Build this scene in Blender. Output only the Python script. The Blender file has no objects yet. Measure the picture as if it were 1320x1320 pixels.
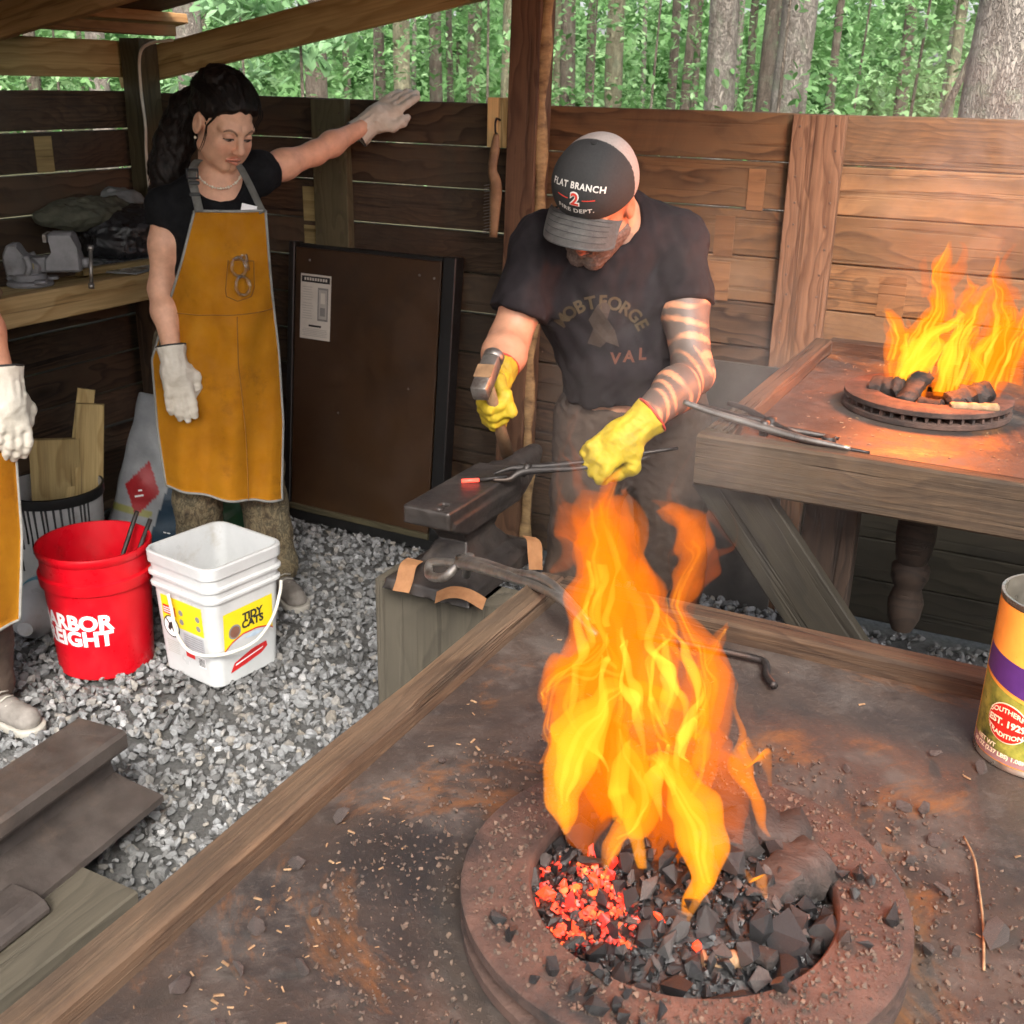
import bpy, bmesh, math, random
import numpy as np
from mathutils import Vector, Matrix, Euler, noise as mnoise
from mathutils.bvhtree import BVHTree

scene = bpy.context.scene
COL = scene.collection
random.seed(7)
RNG = np.random.default_rng(7)
PI = math.pi

# ------------------------------------------------------------------ camera
def camera_axes(yaw, pitch, roll):
    cy, sy = math.cos(yaw), math.sin(yaw)
    fw = Vector((-sy*math.cos(pitch), cy*math.cos(pitch), -math.sin(pitch)))
    r = Vector((cy, sy, 0)); u = r.cross(fw)
    return (r*math.cos(roll)+u*math.sin(roll), -r*math.sin(roll)+u*math.cos(roll), fw)
_r, _u, _f = camera_axes(0.46332, 0.3630, 0.02093)
cam_data = bpy.data.cameras.new('camera')
cam_data.sensor_width = 36; cam_data.lens = 36*1.4608/1.32
cam_data.clip_start = 0.02; cam_data.clip_end = 400
cam = bpy.data.objects.new('camera', cam_data); COL.objects.link(cam)
m = Matrix.Identity(4)
for i in range(3):
    m[i][0], m[i][1], m[i][2] = _r[i], _u[i], -_f[i]
m[2][3] = 1.6
cam.matrix_world = m
scene.camera = cam
cam_data.dof.use_dof = True; cam_data.dof.focus_distance = 1.5; cam_data.dof.aperture_fstop = 22

# ------------------------------------------------------------------ sky, sun, exposure
SUN_EL, SUN_ROT = math.radians(43), math.radians(146)
world = bpy.data.worlds.new('World'); scene.world = world; world.use_nodes = True
wn = world.node_tree.nodes; wl = world.node_tree.links
sky = wn.new('ShaderNodeTexSky'); sky.sky_type = 'NISHITA'; sky.sun_disc = False
sky.sun_elevation = SUN_EL; sky.sun_rotation = SUN_ROT
sky.dust_density = 4.0; sky.air_density = 1.0; sky.ozone_density = 1.0
wn['Background'].inputs['Strength'].default_value = 0.088
hs = wn.new('ShaderNodeHueSaturation'); hs.inputs['Saturation'].default_value = 0.45
wl.new(sky.outputs[0], hs.inputs['Color']); wl.new(hs.outputs[0], wn['Background'].inputs['Color'])
sun_d = bpy.data.lights.new('sun', 'SUN'); sun_d.energy = 1.5; sun_d.angle = math.radians(24); sun_d.color = (1, .96, .88)
sun = bpy.data.objects.new('sun', sun_d); COL.objects.link(sun)
# the sun stands behind the camera's right shoulder
sdir = Vector((math.sin(SUN_ROT)*math.cos(SUN_EL), math.cos(SUN_ROT)*math.cos(SUN_EL), math.sin(SUN_EL)))
sun.rotation_euler = sdir.to_track_quat('Z', 'Y').to_euler()
scene.view_settings.view_transform = 'Standard'; scene.view_settings.look = 'None'
scene.view_settings.gamma = 1; scene.view_settings.exposure = 2.05
scene.cycles.max_bounces = 5; scene.cycles.diffuse_bounces = 3; scene.cycles.glossy_bounces = 2; scene.cycles.transmission_bounces = 4; scene.cycles.transparent_max_bounces = 8
scene.cycles.use_adaptive_sampling = True; scene.cycles.adaptive_threshold = .03
scene.cycles.volume_bounces = 0; scene.cycles.use_denoising = True
scene.cycles.caustics_reflective = False; scene.cycles.caustics_refractive = False

# ------------------------------------------------------------------ node helpers
class NT:
    def __init__(s, name):
        s.m = bpy.data.materials.new(name); s.m.use_nodes = True
        s.t = s.m.node_tree; s.n = s.t.nodes; s.b = s.n['Principled BSDF']
    def add(s, kind, ins=None, **kw):
        nd = s.n.new('ShaderNode'+kind)
        for k, v in kw.items(): setattr(nd, k, v)
        for k, v in (ins or {}).items(): s.put(nd.inputs[k], v)
        return nd
    def put(s, sock, v):
        if isinstance(v, bpy.types.NodeSocket): s.t.links.new(v, sock)
        elif isinstance(v, bpy.types.Node): s.t.links.new(v.outputs[0], sock)
        else: sock.default_value = v
    def ramp(s, fac, stops):
        nd = s.add('ValToRGB', {'Fac': fac}); e = nd.color_ramp.elements
        while len(e) < len(stops): e.new(0.5)
        for el, (p, c) in zip(e, stops):
            el.position = p; el.color = (*c, 1) if len(c) == 3 else c
        return nd.outputs[0]
    def mix(s, fac, a, b, mode='MIX'):
        nd = s.add('Mix', data_type='RGBA', blend_type=mode)
        s.put(nd.inputs[0], fac)
        for sock, v in ((nd.inputs[6], a), (nd.inputs[7], b)):
            if isinstance(v, tuple): v = (*v[:3], 1)
            s.put(sock, v)
        return nd.outputs[2]
    def noise(s, vec, scale, detail=4, rough=.6, dist=0):
        return s.add('TexNoise', {'Vector': vec, 'Scale': scale, 'Detail': detail, 'Roughness': rough, 'Distortion': dist}).outputs[0]
    def math(s, op, a, b=0.0, clamp=False):
        nd = s.add('Math', operation=op, use_clamp=clamp)
        s.put(nd.inputs[0], a); s.put(nd.inputs[1], b); return nd.outputs[0]
    def coords(s, scale=(1,1,1), rnd=True):
        tc = s.add('TexCoord').outputs['Object']
        if rnd:
            oi = s.add('ObjectInfo').outputs['Random']
            off = s.math('MULTIPLY', oi, 37.0)
            cb = s.add('CombineXYZ', {'X': off, 'Y': off, 'Z': off})
            tc = s.add('VectorMath', {0: tc, 1: cb.outputs[0]}, operation='ADD').outputs[0]
        if scale != (1,1,1):
            tc = s.add('VectorMath', {0: tc, 1: scale}, operation='MULTIPLY').outputs[0]
        return tc
    def bump(s, h, strength, dist=.01):
        bp = s.add('Bump', {'Height': h, 'Strength': strength, 'Distance': dist})
        old = s.b.inputs['Normal']
        if old.is_linked: s.t.links.new(old.links[0].from_socket, bp.inputs['Normal'])
        s.t.links.new(bp.outputs[0], old)

def surf(name, c1, c2, rough=.6, metal=0, scale=8, c3=None, s3=3, t3=(.55,.7), bump=.2, bscale=60, bdist=.004, spec=.5, rvar=.15, rnd=True, sheen=0, stretch=(1,1,1)):
    """mottled two- or three-tone surface with fine relief"""
    t = NT(name); v = t.coords(stretch, rnd)
    n = t.noise(v, scale, 6, .65)
    col = t.mix(t.ramp(n, [(.32,(0,0,0)), (.68,(1,1,1))]), c1, c2)
    if c3 is not None:
        n3 = t.noise(v, s3, 8, .7)
        col = t.mix(t.ramp(n3, [(t3[0],(0,0,0)), (t3[1],(1,1,1))]), col, c3)
    t.put(t.b.inputs['Base Color'], col)
    t.b.inputs['Metallic'].default_value = metal
    t.b.inputs['Specular IOR Level'].default_value = spec
    if sheen: t.b.inputs['Sheen Weight'].default_value = sheen
    rn = t.noise(v, scale*2.3, 4)
    t.put(t.b.inputs['Roughness'], t.add('MapRange', {'Value': rn, 'From Min': .3, 'From Max': .7, 'To Min': max(0,rough-rvar), 'To Max': min(1,rough+rvar)}).outputs[0])
    if bump: t.bump(t.noise(v, bscale, 5, .7), bump, bdist)
    return t.m

def wood(name, dark, light, rings=9, contrast=1.0, rough=.75, grey=None, fibre=.6, soot=0, knots=True, bump=.35):
    """sawn plank: growth rings cut lengthwise along local X, fibres, knots, weather"""
    t = NT(name); v = t.coords()
    w = t.noise(t.add('VectorMath', {0: v, 1: (1.1, 3, 3)}, operation='MULTIPLY').outputs[0], 1.6, 3)
    wv = t.add('VectorMath', {0: v, 1: (.30, 1, 1)}, operation='MULTIPLY').outputs[0]
    kv = t.add('VectorMath', {0: v, 1: (1.25, 4.6, 4.6)}, operation='MULTIPLY').outputs[0]
    vo = t.add('TexVoronoi', {'Vector': kv, 'Scale': 1.0, 'Randomness': 1.0}).outputs['Distance']
    kn = t.ramp(vo, [(0,(1,1,1)), (.42,(0,0,0))]) if knots else 0.0
    w2 = t.math('ADD', w, t.math('MULTIPLY', kn, .38))
    wob = t.add('CombineXYZ', {'X': 0.0, 'Y': t.math('MULTIPLY', w2, .17), 'Z': t.math('MULTIPLY', w2, .13)})
    wv = t.add('VectorMath', {0: wv, 1: wob.outputs[0]}, operation='ADD').outputs[0]
    wave = t.add('TexWave', {'Vector': wv, 'Scale': rings, 'Distortion': 2.2, 'Detail': 2.0, 'Detail Scale': 1.2}, wave_type='RINGS', rings_direction='X', wave_profile='SAW').outputs['Fac']
    ringc = t.mix(t.ramp(wave, [(0,(0,0,0)), (.55,(.35,.35,.35)), (.9,(1,1,1)), (1,(.2,.2,.2))]), light, dark)
    base = t.mix(min(1, .75*contrast), light, ringc)
    fv = t.add('VectorMath', {0: v, 1: (2.5, 95, 95)}, operation='MULTIPLY').outputs[0]
    fn = t.noise(fv, 1.0, 5, .75)
    base = t.mix(t.math('MULTIPLY', t.ramp(fn, [(.38,(1,1,1)), (.62,(0,0,0))]), .55*fibre), base, tuple(c*.35 for c in dark))
    sv = t.add('VectorMath', {0: v, 1: (1.3, 42, 42)}, operation='MULTIPLY').outputs[0]
    sk = t.noise(sv, 1.0, 3, .6)
    base = t.mix(t.math('MULTIPLY', t.ramp(sk, [(.34,(1,1,1)), (.40,(0,0,0))]), .8*fibre), base, tuple(c*.2 for c in dark))
    if knots:
        base = t.mix(t.ramp(vo, [(.07,(.92,.92,.92)), (.17,(0,0,0))]), base, tuple(c*.25 for c in dark))
    if grey is not None:
        gn = t.noise(v, 2.2, 7, .7)
        base = t.mix(t.ramp(gn, [(.35,(0,0,0)), (.65,(.85,.85,.85))]), base, grey)
    if soot:
        sn = t.noise(v, 3.1, 6, .7, 1.0)
        base = t.mix(t.math('MULTIPLY', t.ramp(sn, [(.45,(0,0,0)), (.68,(1,1,1))]), soot), base, (.012,.010,.009))
    oi = t.add('ObjectInfo').outputs['Random']
    val = t.add('MapRange', {'Value': oi, 'To Min': .72, 'To Max': 1.22}).outputs[0]
    hsv = t.add('HueSaturation', {'Value': val, 'Color': base})
    t.put(t.b.inputs['Base Color'], hsv.outputs[0])
    t.put(t.b.inputs['Roughness'], t.add('MapRange', {'Value': fn, 'To Min': rough-.12, 'To Max': rough+.18}).outputs[0])
    t.b.inputs['Specular IOR Level'].default_value = .3
    t.bump(fn, bump, .003); t.bump(wave, .12, .002); t.bump(t.ramp(sk, [(.34,(0,0,0)), (.42,(1,1,1))]), bump*1.2, .004)
    return t.m

def vcol(name, rough=.6, scale=40, amt=.12, bump=.15, bscale=120, bdist=.002, spec=.4, sss=0, metal=0, sheen=0):
    """colour comes from the mesh's own colour attribute (print, skin tones), varied by noise"""
    t = NT(name); v = t.coords()
    a = t.add('VertexColor', layer_name='Col').outputs[0]
    n = t.noise(v, scale, 5)
    val = t.add('MapRange', {'Value': n, 'From Min': .3, 'From Max': .7, 'To Min': 1-amt, 'To Max': 1+amt}).outputs[0]
    t.put(t.b.inputs['Base Color'], t.add('HueSaturation', {'Value': val, 'Color': a}).outputs[0])
    t.b.inputs['Roughness'].default_value = rough; t.b.inputs['Metallic'].default_value = metal
    t.b.inputs['Specular IOR Level'].default_value = spec
    if sheen: t.b.inputs['Sheen Weight'].default_value = sheen
    if sss:
        t.b.inputs['Subsurface Weight'].default_value = sss
        t.b.inputs['Subsurface Radius'].default_value = (.012, .005, .003); t.b.inputs['Subsurface Scale'].default_value = .6
    if bump: t.bump(t.noise(v, bscale, 4, .7), bump, bdist)
    return t.m

def flat(name, c, rough=.55, metal=0, spec=.5, vary=.12, scale=30):
    return surf(name, tuple(x*(1-vary) for x in c), tuple(min(1, x*(1+vary)) for x in c), rough, metal, scale, bump=.06, spec=spec, rvar=.08)

def emit(name, c, s):
    t = NT(name); t.put(t.b.inputs['Base Color'], (.02,.01,.01,1))
    n = t.noise(t.coords(), 45, 4)
    t.put(t.b.inputs['Emission Color'], t.mix(t.ramp(n, [(.35,(0,0,0)), (.65,(1,1,1))]), (c[0]*.25, c[1]*.1, 0), c))
    t.b.inputs['Emission Strength'].default_value = s
    return t.m

# ------------------------------------------------------------------ object helpers
def tag(o, label=None, cat=None, group=None, kind=None):
    if label: o['label'] = label
    if cat: o['category'] = cat
    if group: o['group'] = group
    if kind: o['kind'] = kind
    return o
def thing(name, label, cat, loc=(0,0,0), rz=0, group=None):
    o = bpy.data.objects.new(name, None); COL.objects.link(o); o.empty_display_size = .05
    o.location = loc; o.rotation_euler = (0,0,rz)
    return tag(o, label, cat, group)
def link(name, me, mat=None, parent=None, mw=None, smooth=False):
    o = bpy.data.objects.new(name, me); COL.objects.link(o)
    if mat and not me.materials:
        for mm in (mat if isinstance(mat, (list, tuple)) else [mat]): me.materials.append(mm)
    if parent: o.parent = parent
    if mw is not None: o.matrix_basis = mw
    if smooth: me.polygons.foreach_set('use_smooth', [True]*len(me.polygons))
    return o
def pyd(name, v, f):
    me = bpy.data.meshes.new(name)
    v = np.asarray(v, np.float32); 
    if isinstance(f, np.ndarray):
        k = f.shape[1]; n = len(f)
        me.vertices.add(len(v)); me.vertices.foreach_set('co', v.ravel())
        me.loops.add(n*k); me.loops.foreach_set('vertex_index', f.astype(np.int32).ravel())
        me.polygons.add(n); me.polygons.foreach_set('loop_start', np.arange(0, n*k, k, dtype=np.int32))
        try: me.polygons.foreach_set('loop_total', np.full(n, k, np.int32))
        except Exception: pass
        me.update(calc_edges=True); me.validate()
    else:
        me.from_pydata([tuple(map(float, x)) for x in v], [], f); me.update()
    me.polygons.foreach_set('use_smooth', [False]*len(me.polygons))
    return me
def set_col(me, cols):
    at = me.color_attributes.new('Col', 'FLOAT_COLOR', 'POINT')
    c = np.ones((len(me.vertices), 4), np.float32); c[:, :3] = cols
    at.data.foreach_set('color', c.ravel())
def T(x, y, z): return Matrix.Translation((x, y, z))
def RX(a): return Matrix.Rotation(a, 4, 'X')
def RY(a): return Matrix.Rotation(a, 4, 'Y')
def RZ(a): return Matrix.Rotation(a, 4, 'Z')
def align(a, b, up=(0,0,1)):
    """frame at a whose X points to b"""
    a = Vector(a); x = (Vector(b)-a).normalized(); up = Vector(up)
    if abs(x.dot(up)) > .98: up = Vector((0,1,0))
    y = up.cross(x).normalized(); z = x.cross(y)
    return Matrix(((x[0],y[0],z[0],a[0]), (x[1],y[1],z[1],a[1]), (x[2],y[2],z[2],a[2]), (0,0,0,1)))

class MB:
    """collects simple shapes into ONE mesh"""
    def __init__(s): s.bm = bmesh.new()
    def box(s, sx, sy, sz, mw=Matrix.Identity(4), bev=0, seg=1):
        r = bmesh.ops.create_cube(s.bm, size=1)
        vs = r['verts']
        for v in vs: v.co = Vector((v.co.x*sx, v.co.y*sy, v.co.z*sz))
        if bev:
            es = list({e for v in vs for e in v.link_edges})
            r2 = bmesh.ops.bevel(s.bm, geom=es, offset=bev, segments=seg, affect='EDGES', profile=.5)
            vs = list({v for f in r2['faces'] for v in f.verts} | {v for v in vs if v.is_valid})
        for v in vs: v.co = mw @ v.co
        return s
    def tube(s, pts, rad, n=10, caps=True, flat=1.0, up=(0,0,1)):
        pts = [Vector(p) for p in pts]; k = len(pts)
        rad = rad if hasattr(rad, '__len__') else [rad]*k
        rings = []; prev = None
        for i, p in enumerate(pts):
            t = (pts[min(i+1,k-1)]-pts[max(i-1,0)])
            t = t.normalized() if t.length > 1e-9 else Vector((0,0,1))
            if prev is None:
                u = Vector(up); 
                if abs(u.dot(t)) > .95: u = Vector((1,0,0))
                x = u.cross(t).normalized()
            else:
                x = (prev - t*prev.dot(t)).normalized()
            prev = x; y = t.cross(x)
            rings.append([s.bm.verts.new(p + x*math.cos(2*PI*j/n)*rad[i] + y*math.sin(2*PI*j/n)*rad[i]*flat) for j in range(n)])
        for a, b in zip(rings, rings[1:]):
            for j in range(n): s.bm.faces.new((a[j], a[(j+1)%n], b[(j+1)%n], b[j]))
        if caps:
            s.bm.faces.new(list(reversed(rings[0]))); s.bm.faces.new(rings[-1])
        return s
    def lathe(s, prof, n=48, mw=Matrix.Identity(4), closed=False):
        rings = []
        for r, z in prof:
            rings.append([s.bm.verts.new(mw @ Vector((r*math.cos(2*PI*j/n), r*math.sin(2*PI*j/n), z))) for j in range(n)] if r > 1e-6 else [s.bm.verts.new(mw @ Vector((0,0,z)))])
        pr = list(zip(rings, rings[1:])) + ([(rings[-1], rings[0])] if closed else [])
        for a, b in pr:
            for j in range(n):
                k = (j+1) % n
                if len(a) == 1 and len(b) == 1: continue
                if len(a) == 1: s.bm.faces.new((a[0], b[k], b[j]))
                elif len(b) == 1: s.bm.faces.new((a[j], a[k], b[0]))
                else: s.bm.faces.new((a[j], a[k], b[k], b[j]))
        return s
    def prism(s, poly, h, mw=Matrix.Identity(4), bev=0):
        """polygon in local XY, extruded along Z from 0 to h"""
        a = [s.bm.verts.new((x, y, 0)) for x, y in poly]; b = [s.bm.verts.new((x, y, h)) for x, y in poly]
        n = len(poly); fs = [s.bm.faces.new(list(reversed(a))), s.bm.faces.new(b)]
        for i in range(n): fs.append(s.bm.faces.new((a[i], a[(i+1)%n], b[(i+1)%n], b[i])))
        vs = a+b
        if bev:
            r = bmesh.ops.bevel(s.bm, geom=list({e for f in fs for e in f.edges}), offset=bev, segments=1, affect='EDGES')
            vs = list({v for f in r['faces'] for v in f.verts} | {v for v in vs if v.is_valid})
        for v in vs: v.co = mw @ v.co
        return s
    def sheet(s, grid, thick=0):
        R, C = len(grid), len(grid[0])
        vs = [[s.bm.verts.new(p) for p in row] for row in grid]; fs = []
        for i in range(R-1):
            for j in range(C-1): fs.append(s.bm.faces.new((vs[i][j], vs[i][j+1], vs[i+1][j+1], vs[i+1][j])))
        if thick: bmesh.ops.solidify(s.bm, geom=fs, thickness=thick)
        return s
    def build(s, name, mat=None, parent=None, mw=None, smooth=False, angle=None, closed=False):
        if not closed: bmesh.ops.recalc_face_normals(s.bm, faces=s.bm.faces)
        elif s.bm.calc_volume(signed=True) < 0: bmesh.ops.reverse_faces(s.bm, faces=s.bm.faces)
        me = bpy.data.meshes.new(name); s.bm.to_mesh(me); s.bm.free()
        o = link(name, me, mat, parent, mw, smooth or angle is not None)
        if angle is not None: sharp(me, angle)
        return o
def sharp(me, deg):
    bm = bmesh.new(); bm.from_mesh(me); a = math.radians(deg)
    for e in bm.edges:
        if len(e.link_faces) == 2 and e.calc_face_angle(0) > a: e.smooth = False
    bm.to_mesh(me); bm.free()

def board(name, L, w, h, mat, parent, mw, rough=.002, bev=.003, warp=0):
    """plank along local X with eased, slightly uneven edges"""
    b = MB(); n = max(2, int(L/.18)+1); bm = b.bm; rings = []
    sd = random.random()*100
    for i in range(n+1):
        x = -L/2 + L*i/n
        j = [mnoise.noise(Vector((x*4+sd, k*3.1, sd)))*rough for k in range(4)]
        y0, y1, z0, z1 = -w/2+j[0], w/2+j[1], -h/2+j[2], h/2+j[3]
        dz = warp*mnoise.noise(Vector((x*1.3+sd, 7, 0)))
        q = [(y0+bev,z0),(y1-bev,z0),(y1,z0+bev),(y1,z1-bev),(y1-bev,z1),(y0+bev,z1),(y0,z1-bev),(y0,z0+bev)]
        rings.append([bm.verts.new((x, y, z+dz)) for y, z in q])
    for a, c in zip(rings, rings[1:]):
        for k in range(8): bm.faces.new((a[k], a[(k+1)%8], c[(k+1)%8], c[k]))
    bm.faces.new(list(reversed(rings[0]))); bm.faces.new(rings[-1])
    return b.build(name, mat, parent, mw)

def catmull(pts, n):
    P = [Vector(p) for p in pts]; P = [P[0]*2-P[1]] + P + [P[-1]*2-P[-2]]; out = []
    segs = len(P)-3
    for i in range(n):
        u = i/(n-1)*segs; k = min(int(u), segs-1); t = u-k
        a, b, c, d = P[k:k+4]
        out.append(.5*((2*b)+(c-a)*t+(2*a-5*b+4*c-d)*t*t+(3*b-a-3*c+d)*t**3))
    return out
def lerp_list(vals, n):
    xs = np.linspace(0, 1, len(vals)); return list(np.interp(np.linspace(0,1,n), xs, vals))

def text_mesh(txt, size, bold=.0, space=1.0):
    """flat lettering as (verts, faces), centred on the origin in XY"""
    c = bpy.data.curves.new('lettering', 'FONT'); c.body = txt; c.size = size; c.offset = bold; c.space_character = space
    c.align_x = 'CENTER'; c.align_y = 'CENTER'; c.resolution_u = 3
    o = bpy.data.objects.new('lettering', c); COL.objects.link(o)
    dg = bpy.context.evaluated_depsgraph_get(); me = o.evaluated_get(dg).to_mesh()
    v = [Vector(x.co) for x in me.vertices]; f = [list(p.vertices) for p in me.polygons]
    bpy.data.objects.remove(o); bpy.data.curves.remove(c)
    return v, f
def dense(v, f, L):
    """split long edges so that lettering can follow a curved surface"""
    bm = bmesh.new(); vs = [bm.verts.new(x) for x in v]
    for q in f:
        try: bm.faces.new([vs[i] for i in q])
        except ValueError: pass
    bmesh.ops.triangulate(bm, faces=bm.faces)
    for _ in range(4):
        es = [e for e in bm.edges if e.calc_length() > L]
        if not es: break
        bmesh.ops.subdivide_edges(bm, edges=es, cuts=1); bmesh.ops.triangulate(bm, faces=bm.faces)
    bm.verts.index_update()
    r = [x.co.copy() for x in bm.verts], [[x.index for x in q.verts] for q in bm.faces]
    bm.free(); return r
def mapped(name, v, f, fn, mat, parent=None, mw=None):
    me = bpy.data.meshes.new(name); me.from_pydata([fn(p) for p in v], [], f); me.update()
    return link(name, me, mat, parent, mw)
def on_surface(target, fn_from, direction, off=.0012):
    """project points along a direction onto a target mesh (same local space)"""
    me = target.data; bv = BVHTree.FromPolygons([v.co for v in me.vertices], [list(p.vertices) for p in me.polygons])
    d = Vector(direction).normalized()
    def g(p):
        s = fn_from(p); hit, nrm, i, dist = bv.ray_cast(s, d)
        if hit is None:
            hit, nrm, i, dist = bv.find_nearest(s)
            return hit - d*off
        return hit - d*off
    return g

# ------------------------------------------------------------------ signed distance sculpting
def v3(p): return np.asarray(p, np.float32)
def cap(P, a, b, ra, rb=None):
    a, b = v3(a), v3(b); rb = ra if rb is None else rb
    ab = b-a; t = np.clip(((P-a)@ab)/max(1e-9, ab@ab), 0, 1)
    return np.linalg.norm(P-a-t[:,None]*ab, axis=1) - (ra+(rb-ra)*t)
def chain(P, pts, rads, k=.01):
    d = None
    for i in range(len(pts)-1):
        e = cap(P, pts[i], pts[i+1], rads[i], rads[i+1]); d = e if d is None else smin(d, e, k)
    return d
def ell(P, c, r, R=None):
    p = P-v3(c)
    if R is not None: p = p @ np.asarray(R, np.float32)
    r = v3(r); k0 = np.linalg.norm(p/r, axis=1); k1 = np.linalg.norm(p/(r*r), axis=1)
    return k0*(k0-1)/np.maximum(k1, 1e-6)
def sbox(P, c, h, rd=0, R=None):
    p = P-v3(c)
    if R is not None: p = p @ np.asarray(R, np.float32)
    q = np.abs(p)-(v3(h)-rd)
    return np.linalg.norm(np.maximum(q,0),axis=1)+np.minimum(q.max(axis=1),0)-rd
def smin(a, b, k):
    h = np.clip(.5+.5*(b-a)/k, 0, 1); return b*(1-h)+a*h - k*h*(1-h)
def smax(a, b, k): return -smin(-a, -b, k)
def sn(P, s, seed=0):
    """cheap smooth wrinkle noise"""
    x, y, z = (P*s).T
    return (np.sin(x*1.7+1.3*np.sin(y*1.1+seed)+seed)*np.sin(y*1.9+1.7*np.sin(z*1.3+seed*2)+.5)+np.sin(z*2.3+1.1*np.sin(x*1.5+seed*3)))*.5
def sculpt(f, lo, hi, h, proj=2):
    """surface nets over a sparse grid"""
    lo, hi = v3(lo), v3(hi); B = 4
    n = (np.ceil((hi-lo)/(h*B)).astype(int)); N = n*B+1
    cx = [lo[i]+h*B*(np.arange(n[i])+.5) for i in range(3)]
    C = np.stack(np.meshgrid(*cx, indexing='ij'), -1).reshape(-1,3).astype(np.float32)
    dc = f(C); act = np.abs(dc) < h*B*1.15+.008
    D = np.repeat(np.repeat(np.repeat(dc.reshape(n), B, 0), B, 1), B, 2)
    D = np.pad(D, ((0,1),)*3, mode='edge').astype(np.float32)
    ai = np.argwhere(act.reshape(n))
    off = np.stack(np.meshgrid(*[np.arange(B+1)]*3, indexing='ij'), -1).reshape(-1,3)
    mask = np.zeros(N, bool)
    idx = (ai[:,None,:]*B+off[None]).reshape(-1,3); mask[idx[:,0],idx[:,1],idx[:,2]] = True
    g = np.argwhere(mask); P = (lo+g*h).astype(np.float32)
    D[mask] = np.concatenate([f(c) for c in np.array_split(P, max(1, len(P)//150000))])
    S = D < 0
    cnt = np.zeros(N-1, np.int8); acc = np.zeros((*(N-1),3), np.float32)
    corners = [(i,j,k) for i in (0,1) for j in (0,1) for k in (0,1)]
    def sl(c): return tuple(slice(c[i], N[i]-1+c[i]) for i in range(3))
    for c in corners:
        for ax in range(3):
            if c[ax]: continue
            e = list(c); e[ax] = 1
            a, b = D[sl(c)], D[sl(e)]; x = (a<0) != (b<0)
            t = np.where(x, a/np.where(x, a-b, 1), 0)
            cnt += x
            for q in range(3):
                acc[...,q] += x*(c[q] + (t if q == ax else 0))
    A = cnt > 0; ids = np.full(N-1, -1, np.int64); ids[A] = np.arange(A.sum())
    cell = np.argwhere(A); V = lo + h*(cell + acc[A]/cnt[A][:,None])
    Q = []
    for ax in range(3):
        u, w = (ax+1)%3, (ax+2)%3
        s0 = [slice(1, N[i]-1) for i in range(3)]; s0[ax] = slice(0, N[ax]-1); s1 = list(s0); s1[ax] = slice(1, N[ax])
        a, b = S[tuple(s0)], S[tuple(s1)]
        e = np.argwhere(a != b)
        if not len(e): continue
        sg = a[tuple(e.T)]; base = e.copy(); base[:,u] += 1; base[:,w] += 1
        def cid(du, dw):
            c = base.copy(); c[:,u] -= du; c[:,w] -= dw; return ids[tuple(c.T)]
        q = np.stack([cid(1,1), cid(0,1), cid(0,0), cid(1,0)], 1); q[~sg] = q[~sg][:, ::-1]; Q.append(q)
    Q = np.concatenate(Q); Q = Q[(Q>=0).all(1)]
    V = V.astype(np.float32)
    for _ in range(proj):
        d = f(V); e = h*.4
        G = np.stack([f(V+v3([e,0,0]))-d, f(V+v3([0,e,0]))-d, f(V+v3([0,0,e]))-d], 1)/e
        g2 = np.maximum((G*G).sum(1), .25)
        st = np.clip(d/g2, -h*.6, h*.6); V = V - G*st[:,None]
    return V, Q
def sdf_obj(name, f, lo, hi, h, mat, parent=None, mw=None, cols=None, proj=2):
    V, Q = sculpt(f, lo, hi, h, proj); me = pyd(name, V, Q)
    if cols is not None: set_col(me, cols(V))
    return link(name, me, mat, parent, mw, True)

def rock(seed, n=14, sq=(1,1,1)):
    r = random.Random(seed); bm = bmesh.new()
    for i in range(n):
        v = Vector((r.gauss(0,1), r.gauss(0,1), r.gauss(0,1))).normalized()*r.uniform(.75,1.05)
        bm.verts.new((v.x*sq[0], v.y*sq[1], v.z*sq[2]))
    bmesh.ops.convex_hull(bm, input=bm.verts)
    bmesh.ops.delete(bm, geom=[v for v in bm.verts if not v.link_faces], context='VERTS')
    bmesh.ops.triangulate(bm, faces=bm.faces); bm.verts.index_update()
    V = np.array([v.co[:] for v in bm.verts], np.float32); F = np.array([[v.index for v in f.verts] for f in bm.faces]); bm.free()
    return V, F
def rand_rot(n, rng):
    q = rng.normal(size=(n,4)); q /= np.linalg.norm(q,axis=1)[:,None]; w,x,y,z = q.T
    return np.stack([np.stack([1-2*(y*y+z*z),2*(x*y-z*w),2*(x*z+y*w)],-1), np.stack([2*(x*y+z*w),1-2*(x*x+z*z),2*(y*z-x*w)],-1), np.stack([2*(x*z-y*w),2*(y*z+x*w),1-2*(x*x+y*y)],-1)],1)
def scatter(temps, pos, size, rng, rot=None):
    """many small stones or chips merged into one mesh"""
    vs, fs, o = [], [], 0
    R = rand_rot(len(pos), rng) if rot is None else rot
    pick = rng.integers(0, len(temps), len(pos))
    for k, (V, F) in enumerate(temps):
        s = np.where(pick == k)[0]
        if not len(s): continue
        W = np.einsum('nij,vj->nvi', R[s], V)*size[s].reshape(len(s),1,-1) + pos[s][:,None,:]
        vs.append(W.reshape(-1,3)); fs.append((F[None]+(np.arange(len(s))*len(V))[:,None,None]).reshape(-1,3)+o); o += len(s)*len(V)
    return np.concatenate(vs), np.concatenate(fs)

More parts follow.
